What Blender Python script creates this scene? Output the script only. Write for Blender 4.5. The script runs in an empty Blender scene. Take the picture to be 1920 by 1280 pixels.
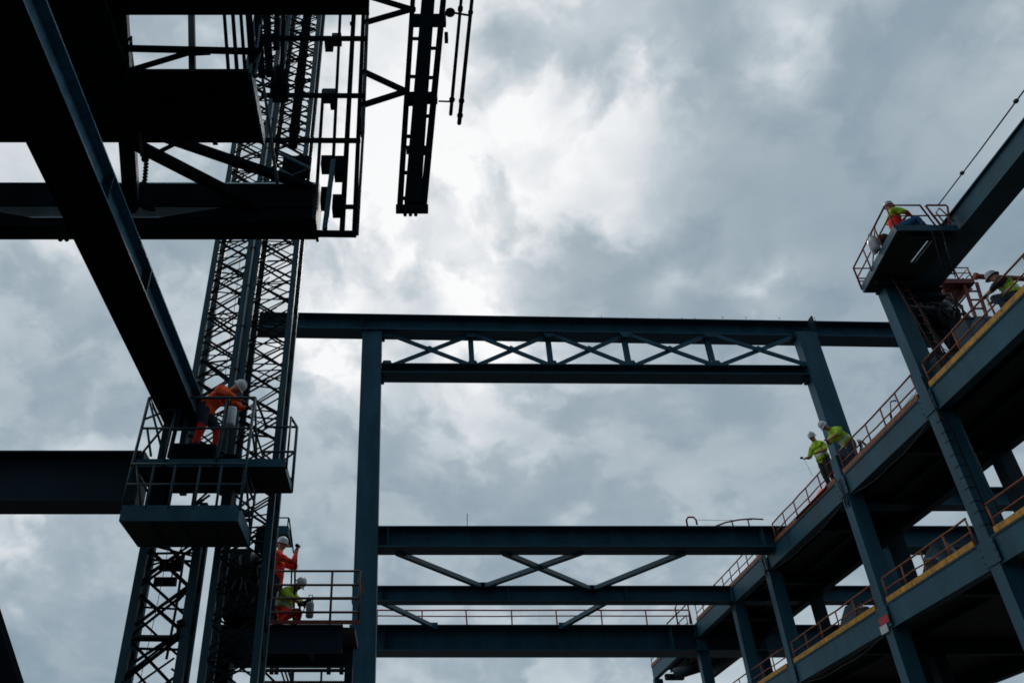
import bpy, math, random
from mathutils import Vector, Matrix, noise as mnoise
random.seed(7)
R = math.radians
S = bpy.context.scene
COL = S.collection

# ------------------------------------------------------------------ camera
F, PX, PY, CZ = 1552.0, 760.0, 640.0, 1.7
TH = R(34.66)
ct, st = math.cos(TH), math.sin(TH)
cd = bpy.data.cameras.new('camera'); cam = bpy.data.objects.new('camera', cd); COL.objects.link(cam)
cam.location = (0, 0, CZ); cam.rotation_euler = (R(90) + TH, 0, 0)
cd.sensor_width = 36; cd.lens = F / 1920 * 36; cd.shift_x = (960 - PX) / 1920
cd.clip_start = 0.05; cd.clip_end = 5000
S.camera = cam


def ray(u, v):
    a = (u - PX) / F; b = (PY - v) / F
    return Vector((a, ct - st * b, st + ct * b))


def at(u, v, X=None, Y=None, Z=None):
    """survey helper: the world point seen in a direction, on a known plane (Z is height above the lens)"""
    d = ray(u, v)
    t = X / d.x if X is not None else (Y / d.y if Y is not None else Z / d.z)
    return Vector((0, 0, CZ)) + d * t


def H(z): return z + CZ
V = Vector

# ------------------------------------------------------------------ materials
def nodes(name):
    m = bpy.data.materials.new(name); m.use_nodes = True
    nt = m.node_tree
    return m, nt, nt.nodes['Principled BSDF']


def paint(name, col, rough=.5, var=.35, scale=3.0, metal=0.0, rust=0.0, rustcol=(.09, .03, .014), bump=.15, spec=.5):
    m, nt, p = nodes(name)
    N = nt.nodes; L = nt.links
    tc = N.new('ShaderNodeTexCoord')
    n1 = N.new('ShaderNodeTexNoise'); n1.inputs['Scale'].default_value = scale; n1.inputs['Detail'].default_value = 8
    n1.inputs['Roughness'].default_value = .65
    mp = N.new('ShaderNodeMapping'); mp.inputs['Scale'].default_value = (1, 1, .3)
    L.new(tc.outputs['Object'], mp.inputs['Vector']); L.new(mp.outputs['Vector'], n1.inputs['Vector'])
    rp = N.new('ShaderNodeValToRGB')
    lo = [c * (1 - var) for c in col]; hi = [min(1, c * (1 + var)) for c in col]
    rp.color_ramp.elements[0].position = .3; rp.color_ramp.elements[0].color = (*lo, 1)
    rp.color_ramp.elements[1].position = .72; rp.color_ramp.elements[1].color = (*hi, 1)
    L.new(n1.outputs['Fac'], rp.inputs['Fac'])
    out = rp.outputs['Color']
    if rust:
        n2 = N.new('ShaderNodeTexNoise'); n2.inputs['Scale'].default_value = scale * 2.3; n2.inputs['Detail'].default_value = 10
        n2.inputs['Roughness'].default_value = .75
        L.new(tc.outputs['Object'], n2.inputs['Vector'])
        r2 = N.new('ShaderNodeValToRGB')
        r2.color_ramp.elements[0].position = 1 - rust - .08; r2.color_ramp.elements[0].color = (0, 0, 0, 1)
        r2.color_ramp.elements[1].position = 1 - rust + .06; r2.color_ramp.elements[1].color = (1, 1, 1, 1)
        L.new(n2.outputs['Fac'], r2.inputs['Fac'])
        mx = N.new('ShaderNodeMixRGB'); mx.inputs['Color2'].default_value = (*rustcol, 1)
        L.new(r2.outputs['Color'], mx.inputs['Fac']); L.new(out, mx.inputs['Color1'])
        out = mx.outputs['Color']
    L.new(out, p.inputs['Base Color'])
    mr = N.new('ShaderNodeMapRange'); mr.inputs['To Min'].default_value = max(.05, rough - .12); mr.inputs['To Max'].default_value = min(1, rough + .15)
    L.new(n1.outputs['Fac'], mr.inputs['Value']); L.new(mr.outputs['Result'], p.inputs['Roughness'])
    p.inputs['Metallic'].default_value = metal
    p.inputs['Specular IOR Level'].default_value = spec
    if bump:
        n3 = N.new('ShaderNodeTexNoise'); n3.inputs['Scale'].default_value = 14; n3.inputs['Detail'].default_value = 6
        L.new(tc.outputs['Object'], n3.inputs['Vector'])
        bp = N.new('ShaderNodeBump'); bp.inputs['Strength'].default_value = bump; bp.inputs['Distance'].default_value = .02
        L.new(n3.outputs['Fac'], bp.inputs['Height']); L.new(bp.outputs['Normal'], p.inputs['Normal'])
    return m


STEEL = paint('blue_steel_paint', (.015, .072, .108), .5, .42, 1.6, rust=.30, rustcol=(.022, .030, .034), spec=.3, bump=.3)
LITWEB = paint('web_painted_light', (.52, .66, .72), .5, .25, 3, rust=.25, rustcol=(.08, .11, .13), spec=.2)  # light on the cross beam's web, put into a pale colour
STEELD = paint('dark_steel_paint', (.008, .024, .036), .55, .3, 1.2, rust=.22, rustcol=(.012, .010, .010), spec=.15)
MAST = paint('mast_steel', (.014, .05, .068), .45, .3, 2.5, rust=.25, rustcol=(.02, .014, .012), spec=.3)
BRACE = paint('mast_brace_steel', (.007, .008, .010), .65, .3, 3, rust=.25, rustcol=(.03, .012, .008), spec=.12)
BLACK = paint('black_machine_steel', (.006, .010, .013), .65, .35, 2.0, rust=.25, rustcol=(.014, .009, .007), spec=0)
BLUEG = paint('worn_blue_girder', (.045, .14, .21), .42, .5, 4.0, rust=.33, rustcol=(.012, .022, .03), spec=.3)
REDP = paint('red_rail_paint', (.20, .030, .026), .55, .4, 6, rust=.42, rustcol=(.10, .03, .015))
ORNG = paint('orange_rail_paint', (.23, .066, .02), .55, .4, 6, rust=.42, rustcol=(.13, .035, .015))
TOESUN = paint('sunlit_toe_paint', (.48, .235, .010), .55, .4, 5, rust=.42, rustcol=(.16, .06, .015))  # yellow copy of the orange toe paint, sunlight put into its colour
ORTO = paint('orange_toe_paint', (.24, .075, .02), .6, .4, 5, rust=.42, rustcol=(.09, .03, .015))
DECK = paint('deck_plate', (.016, .019, .021), .7, .3, 2.0, rust=.25)
GALV = paint('galvanised', (.33, .36, .38), .45, .25, 5, metal=.4)
WHITE = paint('white_plastic', (.70, .72, .74), .4, .12, 8)
GREYP = paint('grey_plastic', (.22, .26, .29), .45, .2, 8)
ROPE = paint('dark_rope', (.03, .028, .027), .8, .3, 10)
C_ORANGE = paint('orange_jacket_cloth', (.92, .075, .008), .85, .28, 9, bump=.3)
C_RED = paint('red_workwear_cloth', (.80, .026, .016), .85, .28, 9, bump=.3)
C_LIME = paint('lime_hi_vis_cloth', (.36, .56, .025), .8, .3, 9, bump=.3)
C_YEL = paint('amber_hi_vis_cloth', (.85, .42, .01), .8, .15, 9, bump=.3)
C_NAVY = paint('navy_trouser_cloth', (.016, .028, .05), .9, .25, 9, bump=.3)
C_BLUE = paint('blue_denim_cloth', (.022, .10, .24), .9, .25, 9, bump=.3)
C_DARK = paint('dark_trouser_cloth', (.014, .013, .015), .9, .25, 9, bump=.3)
SKIN = paint('skin', (.36, .16, .10), .55, .12, 12, bump=0)
GLOVE = paint('work_glove', (.05, .045, .04), .85, .2, 12)
HAT = paint('white_hard_hat_shell', (.50, .53, .55), .35, .2, 8, bump=0)
HATG = paint('grey_hard_hat_shell', (.30, .33, .36), .35, .1, 8, bump=0)
EYE = paint('eye_dark', (.02, .012, .01), .3, .1, 8, bump=0)
REFL = paint('silver_reflective_tape', (.55, .57, .58), .4, .1, 8, bump=0)
BOOT = paint('boot_leather', (.02, .017, .016), .6, .2, 8)
RUSTD = paint('dark_rust_paint', (.055, .018, .016), .6, .35, 6, rust=.35, rustcol=(.06, .025, .014), spec=.2)
DEBR = paint('dull_blue_tarp', (.012, .034, .052), .6, .35, 5)

# ------------------------------------------------------------------ mesh helpers
ORG = {}


class M:
    def __init__(s): s.v = []; s.f = []; s.sm = []

    def add(s, vs, fs, smooth=False):
        o = len(s.v); s.v += [V(p) for p in vs]
        for f in fs: s.f.append(tuple(i + o for i in f)); s.sm.append(smooth)
        return s

    def box(s, a, b):
        x0, y0, z0 = a; x1, y1, z1 = b
        return s.add([(x0, y0, z0), (x1, y0, z0), (x1, y1, z0), (x0, y1, z0), (x0, y0, z1), (x1, y0, z1), (x1, y1, z1), (x0, y1, z1)],
                     [(3, 2, 1, 0), (4, 5, 6, 7), (0, 1, 5, 4), (1, 2, 6, 5), (2, 3, 7, 6), (3, 0, 4, 7)])

    def prof(s, p0, p1, pts, up=(0, 0, 1)):
        """extrude a 2d profile (side, up) from p0 to p1"""
        p0 = V(p0); p1 = V(p1); d = (p1 - p0).normalized(); u = V(up)
        if abs(d.dot(u)) > .98: u = V((0, 1, 0))
        sd = d.cross(u).normalized(); u = sd.cross(d).normalized()
        n = len(pts)
        vs = [p0 + sd * x + u * y for x, y in pts] + [p1 + sd * x + u * y for x, y in pts]
        fs = [(i, (i + 1) % n, n + (i + 1) % n, n + i) for i in range(n)]
        fs += [tuple(range(n - 1, -1, -1)), tuple(range(n, 2 * n))]
        return s.add(vs, fs)

    def bar(s, p0, p1, w, h=None, up=(0, 0, 1)):
        h = h or w; x, y = w / 2, h / 2
        return s.prof(p0, p1, [(-x, -y), (x, -y), (x, y), (-x, y)], up)

    def ib(s, p0, p1, h, w, tf=.03, tw=.02, up=(0, 0, 1)):
        x, t = w / 2, tw / 2
        return s.prof(p0, p1, [(-x, 0), (x, 0), (x, tf), (t, tf), (t, h - tf), (x, h - tf), (x, h), (-x, h), (-x, h - tf), (-t, h - tf), (-t, tf), (-x, tf)], up)

    def ang(s, p0, p1, w, t=.012, up=(0, 0, 1)):
        return s.prof(p0, p1, [(0, 0), (w, 0), (w, t), (t, t), (t, w), (0, w)], up)

    def tube(s, pts, r, n=8, closed=False):
        pts = [V(p) for p in pts]; k = len(pts); vs = []; fs = []
        for i, p in enumerate(pts):
            d = (pts[min(i + 1, k - 1)] - pts[max(i - 1, 0)])
            d = d.normalized() if d.length else V((0, 0, 1))
            u = V((0, 0, 1)) if abs(d.z) < .9 else V((0, 1, 0))
            a = d.cross(u).normalized(); b = d.cross(a).normalized()
            rr = r[i] if isinstance(r, (list, tuple)) else r
            for j in range(n):
                t = 2 * math.pi * j / n
                vs.append(p + a * math.cos(t) * rr + b * math.sin(t) * rr)
        for i in range(k - 1):
            for j in range(n):
                fs.append((i * n + j, i * n + (j + 1) % n, (i + 1) * n + (j + 1) % n, (i + 1) * n + j))
        s.add(vs, fs, True)
        o = len(s.v) - len(vs)
        s.f.append(tuple(o + j for j in range(n - 1, -1, -1))); s.sm.append(False)
        s.f.append(tuple(o + (k - 1) * n + j for j in range(n))); s.sm.append(False)
        return s

    def poly(s, pts, ext):
        pts = [V(p) for p in pts]; e = V(ext); n = len(pts)
        return s.add(pts + [p + e for p in pts], [tuple(range(n)), tuple(range(2 * n - 1, n - 1, -1))] + [(i, n + i, n + (i + 1) % n, (i + 1) % n) for i in range(n)])

    def ball(s, c, rx, ry=None, rz=None, n=12, m=8):
        ry = ry or rx; rz = rz or rx; c = V(c); vs = []; fs = []
        for i in range(m + 1):
            t = math.pi * i / m
            for j in range(n):
                q = 2 * math.pi * j / n
                vs.append(c + V((rx * math.sin(t) * math.cos(q), ry * math.sin(t) * math.sin(q), rz * math.cos(t))))
        for i in range(m):
            for j in range(n):
                fs.append((i * n + j, (i + 1) * n + j, (i + 1) * n + (j + 1) % n, i * n + (j + 1) % n))
        return s.add(vs, fs, True)

    def build(s, name, mat, parent=None, origin=None):
        org = ORG[parent.name] if parent is not None else (V(origin) if origin is not None else s.base())
        me = bpy.data.meshes.new(name)
        me.from_pydata([p - org for p in s.v], [], s.f); me.update()
        me.polygons.foreach_set('use_smooth', s.sm)
        import bmesh
        bm = bmesh.new(); bm.from_mesh(me); bmesh.ops.recalc_face_normals(bm, faces=bm.faces); bm.to_mesh(me); bm.free()
        me.materials.append(mat)
        o = bpy.data.objects.new(name, me); COL.objects.link(o)
        if parent is not None: o.parent = parent
        else: o.location = org
        ORG[o.name] = org
        return o

    def base(s):
        n = len(s.v); c = sum(s.v, V()) / n
        return V((c.x, c.y, min(p.z for p in s.v)))


def tag(o, label, cat, group=None, kind=None):
    if label: o['label'] = label
    if cat: o['category'] = cat
    if group: o['group'] = group
    if kind: o['kind'] = kind
    return o


def thing(name, loc, label, cat, group=None):
    o = bpy.data.objects.new(name, None); COL.objects.link(o); o.empty_display_size = .2
    o.location = loc; ORG[o.name] = V(loc)
    return tag(o, label, cat, group)

# ------------------------------------------------------------------ sky and light
SUN_DIR = ray(910, 430).normalized()
el = math.asin(SUN_DIR.z); az = math.atan2(SUN_DIR.x, SUN_DIR.y)
w = bpy.data.worlds.new('World'); S.world = w; w.use_nodes = True
nt = w.node_tree; N = nt.nodes; L = nt.links; N.clear()


def nd(t, **k):
    n = N.new(t)
    for a, b in k.items(): setattr(n, a, b)
    return n


def math_(op, a, b=None, c=None):
    n = nd('ShaderNodeMath', operation=op)
    for i, x in enumerate((a, b, c)):
        if x is None: continue
        if isinstance(x, (int, float)): n.inputs[i].default_value = x
        else: L.new(x, n.inputs[i])
    return n.outputs[0]


def vmath(op, a, b=None):
    n = nd('ShaderNodeVectorMath', operation=op)
    for i, x in enumerate((a, b)):
        if x is None: continue
        if isinstance(x, (tuple, list, Vector)): n.inputs[i].default_value = tuple(x)
        elif isinstance(x, (int, float)): n.inputs[3].default_value = x
        else: L.new(x, n.inputs[i])
    return n.outputs['Value'] if op in ('DOT_PRODUCT', 'LENGTH') else n.outputs[0]


def scale_(a, k):
    n = nd('ShaderNodeVectorMath', operation='SCALE'); L.new(a, n.inputs[0])
    if isinstance(k, (int, float)): n.inputs['Scale'].default_value = k
    else: L.new(k, n.inputs['Scale'])
    return n.outputs[0]


tc = nd('ShaderNodeTexCoord'); D = tc.outputs['Generated']
sep = nd('ShaderNodeSeparateXYZ'); L.new(D, sep.inputs[0])
den = math_('ADD', math_('MAXIMUM', sep.outputs['Z'], 0.0), .75)
P = scale_(D, math_('DIVIDE', 1.0, den))           # cloud-layer coordinates


def noise(vec, sc, det=8, ro=.55, off=(0, 0, 0), color=False):
    n = nd('ShaderNodeTexNoise'); n.inputs['Scale'].default_value = sc; n.inputs['Detail'].default_value = det
    n.inputs['Roughness'].default_value = ro
    L.new(vmath('ADD', vec, off), n.inputs['Vector'])
    return n.outputs['Color' if color else 'Fac']


warp = scale_(vmath('SUBTRACT', noise(P, 2.6, 6, .55, (3.1, 1.7, 0), True), (.5, .5, .5)), .30)
warp2 = scale_(vmath('SUBTRACT', noise(P, 9, 5, .6, (8.1, 2.7, 0), True), (.5, .5, .5)), .07)
DW = vmath('NORMALIZE', vmath('ADD', vmath('ADD', D, warp), warp2))
BLOBS = [  # direction of the cloud mass, angular size, brighter(+) or thicker(-)
    (960, 350, 240, .12), (740, 330, 170, .08), (930, 460, 115, .12), (1030, 130, 120, .07), (830, 250, 80, .02), (1120, 300, 110, .04), (1180, 180, 80, .04), (612, 690, 66, .30), (690, 470, 100, .14), (850, 400, 150, .03), (1000, 470, 90, .05),
    (1000, 575, 95, .19), (1190, 50, 90, .08), (1275, 460, 28, .20), (1500, 520, 42, .20), (885, 795, 50, .06),
    (70, 500, 70, .12), (120, 1050, 75, .20), (1520, 90, 36, .14), (1235, 320, 36, .08), (1290, 540, 60, .03), (190, 200, 260, .06),
    (1560, 200, 240, -.03), (1850, 380, 260, -.045), (1360, 330, 100, -.03), (805, 545, 50, -.15), (1130, 470, 80, -.12), (960, 270, 40, -.09), (1010, 380, 34, -.09), (860, 480, 30, -.08), (880, 200, 30, -.07), (1060, 250, 26, -.07), (1150, 140, 50, -.04), (690, 610, 50, -.08),
    (935, 85, 34, -.13), (1065, 145, 24, -.13), (60, 1210, 120, -.13), (1150, 820, 220, -.02), (1650, 750, 260, -.02),
    (280, 600, 140, .05), (1100, 1230, 260, .04), (1100, 860, 120, .02), (200, 720, 90, -.03), (880, 1250, 70, .07), (80, 620, 90, -.03),
]
val = None
for u, v, sg, A in BLOBS:
    c = ray(u, v).normalized(); sig = sg / F * (ct + .2) * 1.0
    g = math_('EXPONENT', math_('MULTIPLY', math_('SUBTRACT', vmath('DOT_PRODUCT', DW, c), 1.0), 1 / sig ** 2))
    t = math_('MULTIPLY', g, A)
    val = t if val is None else math_('ADD', val, t)
# unseen sky shaped to light the steel: brighter overhead and sideways, darker behind camera
for dv, k, A in (((0, .05, 1), 9, .34), ((-1, -.05, .42), 7, .62), ((1, .1, .5), 12, .42), ((0, -1, .2), 1.6, -.36)):
    e_ = math_('EXPONENT', math_('MULTIPLY', math_('SUBTRACT', vmath('DOT_PRODUCT', D, V(dv).normalized()), 1.0), k))
    val = math_('ADD', val, math_('MULTIPLY', e_, A))
n1 = math_('SUBTRACT', noise(P, 5.2, 9, .5, (1.3, 4.2, 0)), .5)
n2 = noise(vmath('ADD', P, warp), 10.5, 8, .5, (5.3, .2, 0))
pf_ = nd('ShaderNodeMapRange', interpolation_type='SMOOTHSTEP'); pf_.inputs['From Min'].default_value = .40; pf_.inputs['From Max'].default_value = .58
L.new(n2, pf_.inputs['Value']); n2 = math_('SUBTRACT', pf_.outputs['Result'], .5)
n3 = math_('SUBTRACT', noise(vmath('ADD', P, warp2), 26, 6, .5, (2.3, 7.2, 0)), .5)
lum = math_('ADD', math_('MULTIPLY', val, 3.0), .55)
lum = math_('MINIMUM', math_('MAXIMUM', lum, .38), 1.25)
det = math_('ADD', math_('ADD', math_('MULTIPLY', n1, .34), math_('MULTIPLY', n2, .19)), math_('MULTIPLY', n3, .24))
tot = math_('ADD', math_('ADD', val, .65), math_('MULTIPLY', det, lum))
rp = nd('ShaderNodeValToRGB'); cr = rp.color_ramp
def lin(c): return [((x / 255 + .055) / 1.055) ** 2.4 if x > 10 else x / 255 / 12.92 for x in c]
stops = [(.10, (26, 36, 44)), (.36, (84, 112, 130)), (.46, (112, 137, 152)), (.56, (142, 161, 174)), (.66, (165, 180, 190)), (.78, (198, 208, 215)), (.9, (229, 233, 237)), (1.0, (251, 252, 253))]
cr.elements[0].position = stops[0][0]; cr.elements[0].color = (*lin(stops[0][1]), 1)
cr.elements[1].position = 1.0; cr.elements[1].color = (*lin(stops[-1][1]), 1)
for p_, c in stops[1:-1]:
    e = cr.elements.new(p_); e.color = (*lin(c), 1)
L.new(tot, rp.inputs['Fac'])
sky = nd('ShaderNodeTexSky'); sky.sky_type = 'NISHITA'; sky.sun_disc = False; sky.sun_elevation = el; sky.sun_rotation = az
b1 = nd('ShaderNodeBackground'); b1.inputs['Strength'].default_value = .06; L.new(sky.outputs['Color'], b1.inputs['Color'])
b2 = nd('ShaderNodeBackground'); b2.inputs['Strength'].default_value = 1.0; L.new(rp.outputs['Color'], b2.inputs['Color'])
mxs = nd('ShaderNodeMixShader'); mxs.inputs[0].default_value = .94
wo = nd('ShaderNodeOutputWorld')
L.new(b1.outputs[0], mxs.inputs[1]); L.new(b2.outputs[0], mxs.inputs[2]); L.new(mxs.outputs[0], wo.inputs[0])
sd = bpy.data.lights.new('sun', 'SUN'); sd.energy = .9; sd.angle = R(14); sd.color = (1, .96, .9)
so = bpy.data.objects.new('sun', sd); COL.objects.link(so)
so.rotation_euler = SUN_DIR.to_track_quat('Z', 'Y').to_euler(); so.location = SUN_DIR * 60
S.view_settings.view_transform = 'Standard'; S.view_settings.look = 'None'; S.view_settings.exposure = 0; S.view_settings.gamma = 1

g = M().box((-400, -400, -.5), (400, 400, 0)).build('ground', paint('site_ground', (.024, .022, .02), .9, .4, .2))
g['kind'] = 'structure'

# ------------------------------------------------------------------ guardrail helper
def guardrail(label, p0, p1, h, n, mat, toe=None, toemat=None, r=.024, mids=(.5,), net=False, group=None, ends=True, name='guardrail', posth=None, toeh=.13):
    p0 = V(p0); p1 = V(p1); z = V((0, 0, 1)); d = (p1 - p0); dn = d.normalized()
    t = thing(name, p0, label, 'guardrail', group)
    def wob(k): return [p0.lerp(p1, i_ / 8) + z * (h * k + random.uniform(-.012, .012)) + V((random.uniform(-.012, .012), 0, 0)) for i_ in range(9)]
    M().tube(wob(1), r).build('top_rail', mat, t)
    for k in mids: M().tube(wob(k), r * .8).build('mid_rail', mat, t)
    for i in range(n):
        q = p0 + d * (i / (n - 1) if n > 1 else .5)
        M().tube([q, q + z * (h - r) + dn * random.uniform(-.03, .03)], r * .9).build('post', mat, t)
    if toe:
        sd_ = V(toe)
        M().bar(p0 + sd_ + z * (toeh / 2 - .03), p1 + sd_ + z * (toeh / 2 - .03), .05, toeh).build('toe_board', toemat or mat, t)
    if net:
        m = M(); L_ = d.length; k = int(L_ / .065)
        for i in range(k):
            q = p0 + dn * (i * .065); m.bar(q + z * .1, q + z * h, .0025)
        for j in range(9): m.bar(p0 + z * (.1 + j * .062), p1 + z * (.1 + j * .062), .0025)
        m.build('safety_net', ROPE, t)
    return t


def bolts(t, pts, mat, r=.022, ax=(0, -1, 0)):
    for p in pts: M().tube([V(p), V(p) + V(ax) * .03], r, 6).build('bolt', mat, t)


def pxbeam(u0, u1, vt, vbf, vbb, Yf, tilt=0):
    """I-beam lying along X, its section measured from top edge, lower front edge and lower back edge"""
    um = (u0 + u1) / 2
    zt = at(um, vt, Y=Yf).z; zb = at(um, vbf, Y=Yf).z
    yb = at(um, vbb, Z=zb - CZ).y
    x0 = at(u0, vt, Y=Yf).x; x1 = at(u1, vt, Y=Yf).x
    return x0, x1, zt, zb, Yf, yb

# ------------------------------------------------------------------ portal frame
YP = 27.3
pf = thing('portal_frame', (-1.35, YP, 0), 'tall blue steel portal frame with cross-braced truss under its top beam', 'portal frame')
x0, x1, zt, zb, y0, y1 = pxbeam(470, 1775, 590, 618, 638, YP)
M().ib((x0, y0 + .2, zb + .02), (x1, y1 + .15, zb - .02), zt - zb, y1 - y0, .035, .03).build('top_beam', STEEL, pf)
ztop, zbt = zt, zb
LX0, LX1 = -1.74, -.95
M().box((LX0, YP + .05, 0), (LX1, YP + .8, zbt - .003)).build('column', STEEL, pf)
RX0, RX1 = 15.88, 16.66
M().box((RX0, YP + .1, 0), (RX1, YP + .56, zbt - .006)).build('column', STEEL, pf)
x0, x1, zt, zb, y0, y1 = pxbeam(720, 1528, 680, 697, 717, YP + .03)
M().ib((LX1 + .002, (y0 + y1) / 2, zb), (RX0 - .002, (y0 + y1) / 2 + .1, zb - .04), zt - zb, y1 - y0, .03, .03).build('lower_chord', STEEL, pf)
zl = zt; yt = YP + .28
us = [726, 884, 1031, 1176, 1333, 1506]
xs = [at(u, 650, Y=yt).x for u in us]
for i in range(1, 5):
    M().ib((xs[i], yt + .12, zl + .002), (xs[i], yt + .12, zbt - .004), .2, .2, .02, .02, up=(0, 1, 0)).build('truss_post', STEEL, pf)
for i in range(5):
    a, b = xs[i] + .12, xs[i + 1] - .12
    M().bar((a, yt - .02, zbt - .06), (b, yt - .02, zl + .06), .09, .15, up=(0, 0, 1)).build('truss_diagonal', STEEL, pf)
    M().bar((a, yt + .09, zl + .06), (b, yt + .09, zbt - .06), .09, .15, up=(0, 0, 1)).build('truss_diagonal', STEEL, pf)
    m = M(); cx = (a + b) / 2; cz = (zl + zbt) / 2
    m.poly([(cx - .22, yt - .09, cz), (cx, yt - .09, cz - .15), (cx + .22, yt - .09, cz), (cx, yt - .09, cz + .15)], (0, .02, 0))
    for k in (-.1, 0, .1): m.tube([(cx + k, yt - .12, cz), (cx + k, yt - .09, cz)], .025, 6)
    m.build('gusset_plate', STEEL, pf)
for i in range(6):
    for zz, sg in ((zl, 1), (zbt, -1)):
        c = xs[i]; m = M()
        m.poly([(c - .24, yt - .10, zz), (c + .24, yt - .10, zz), (c + .14, yt - .10, zz + sg * .22), (c - .14, yt - .10, zz + sg * .22)], (0, .018, 0))
        for k in (-.1, .1): m.tube([(c + k, yt - .13, zz + sg * .1), (c + k, yt - .1, zz + sg * .1)], .022, 6)
        m.build('gusset_plate', STEEL, pf)
for u in (678, 1527):
    x = at(u, 605, Y=YP).x
    M().box((x - .03, YP + .03, zbt + .03), (x + .03, YP + .5, ztop - .03)).build('splice_plate', STEELD, pf)
    bolts(pf, [(x + dx, YP + .03, zbt + .12 + k * .12) for k in range(5) for dx in (-.08, .08)], STEELD)
for xx, yy in ((LX1 + .06, YP + .2), (RX0 - .08, YP + .25)):
    for zz in (zbt - .16, zl - .62):
        M().box((xx - .055, yy, zz - .1), (xx + .055, yy + .3, zz + .1)).build('bracket', STEELD, pf)
m = M()
for i in range(16):
    x = xs[0] + (xs[-1] - xs[0]) * (i + random.random() * .7) / 16
    m.tube([(x, YP + .3, ztop + .01), (x, YP + .3, ztop + .06 + .1 * random.random())], .012, 5)
m.build('stud_row', STEELD, pf)

# floor-level beams running across the gap
GB = 'horizontal beams spanning from the portal column to the building'
def floor_beam(label, u0, u1, vt, vbf, vbb, Yf, xr, stiff):
    x0, x1, zt, zb, ya, yb = pxbeam(u0, u1, vt, vbf, vbb, Yf)
    yc = (ya + yb) / 2
    t = thing('floor_beam', ((x0 + xr) / 2, yc, zb), label, 'steel beam', GB)
    M().ib((x0, yc, zb), (xr, yc, zb), zt - zb, yb - ya, .035, .03).build('beam_body', STEEL, t)
    for x in stiff: M().box((x - .012, ya + .04, zb + .037), (x + .012, yc - .017, zt - .037)).build('stiffener', STEEL, t)
    xe_ = LX1 + .02 if x0 < LX1 + .3 else x0
    M().box((xe_, ya + .03, zb + .04), (xe_ + .03, yc - .02, zt - .04)).build('end_plate', STEELD, t)
    for q in range(5):
        for dx in (.09, .19): M().tube([(xe_ + dx, yc - .05, zb + .12 + q * (zt - zb - .24) / 4), (xe_ + dx, yc - .02, zb + .12 + q * (zt - zb - .24) / 4)], .022, 6).build('bolt', STEELD, t)
    return x0, zt, zb, ya, yb
f1 = floor_beam('wide blue beam at the portal column\'s mid height, topmost of the three floor beams', 700, 1450, 985, 1024, 1040, 27.35, 22, [-.6, 12.4, 12.95])
f2 = floor_beam('slimmer blue beam between the two V-shaped brace rows', 660, 1340, 1097, 1126, 1134, 32.0, 22, [4.0, 8.6])
f3 = floor_beam('deep dark beam carrying the long thin red guardrail, lowest of the three', 655, 1310, 1170, 1218, 1232, 36.8, 22, [11.6])
tag(M().tube([at(876, 986, Y=27.7), at(876, 962, Y=27.7)], .012, 6).build('antenna', ROPE), 'thin antenna rod standing on the mid-height beam', 'antenna')
GD = 'diagonal braces between the floor beams'
for (u0, v0, Ya, u1, v1, Yb, lab) in [
    (745, 1036, 27.9, 905, 1100, 32.1, 'leftmost diagonal brace below the mid-height beam, sloping down to the right'),
    (905, 1100, 32.1, 1092, 1034, 27.9, 'diagonal brace rising right from the left V joint and crossing another brace'),
    (945, 1036, 27.95, 1110, 1105, 32.15, 'diagonal brace falling right to the right V joint through the crossing'),
    (1110, 1105, 32.15, 1282, 1036, 27.9, 'rightmost diagonal brace rising from the right V joint to the beam'),
    (715, 1128, 32.6, 812, 1174, 36.9, 'short left brace just above the thin red guardrail'),
    (1140, 1126, 32.6, 1055, 1174, 36.9, 'short right brace behind the thin red guardrail, sloping down left')]:
    t = thing('diagonal_brace', at(u0, v0, Y=Ya), lab, 'brace', GD)
    a, b = at(u0, v0, Y=Ya), at(u1, v1, Y=Yb)
    M().bar(a, b, .19, .16).build('brace_bar', STEEL, t)
    e = b if v1 > v0 else a
    M().box((e.x - .2, e.y - .22, e.z - .14), (e.x + .2, e.y - .19, e.z + .12)).build('gusset_plate', STEEL, t)

# red rail along lowest beam
zr = f3[1]; yr = 37.0
guardrail('long thin red guardrail along the top of the lowest beam', (at(707, 1160, Y=yr).x, yr, zr), (at(1296, 1160, Y=yr).x, yr, zr), .68, 8, paint('bright_red_rail', (.42, .04, .035), .5, .35, 6, rust=.35, rustcol=(.14, .03, .02)), r=.036, mids=(.62,))
def hoop(label, pts, r, mat, extra=(), name='hoop_rail'):
    t = thing(name, pts[0], label, 'handrail')
    M().tube(pts, r).build('hoop', mat, t)
    for e in extra: M().tube(e, r * .85).build('post', mat, t)
    return t
Yh = 36.7
hoop('square red hoop rail at the right end of the lowest beam', [at(1271, 1170, Y=Yh), at(1266, 1139, Y=Yh), at(1269, 1132, Y=Yh), at(1289, 1131, Y=Yh), at(1296, 1168, Y=Yh)], .035, ORNG,
     [[at(1250, 1169, Y=Yh), at(1285, 1134, Y=Yh)], [at(1290, 1131, Y=Yh), at(1294, 1169, Y=Yh)]])
Yh = 27.7
hoop('small bent red hoop standing on the mid-height beam', [at(1289, 986, Y=Yh), at(1287, 974, Y=Yh), at(1290, 969, Y=Yh), at(1300, 969, Y=Yh), at(1305, 974, Y=Yh), at(1307, 983, Y=Yh)], .035, REDP)
cv = [at(1342, 986, Y=Yh), at(1360, 979, Y=Yh), at(1385, 974, Y=Yh), at(1410, 972, Y=Yh), at(1431, 973, Y=Yh)]
hoop('low curved red rail on the right end of the mid-height beam', cv, .03, REDP, [[at(1372, 977, Y=Yh), at(1375, 986, Y=Yh)], [at(1402, 973, Y=Yh), at(1405, 986, Y=Yh)]], 'curved_rail')
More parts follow.
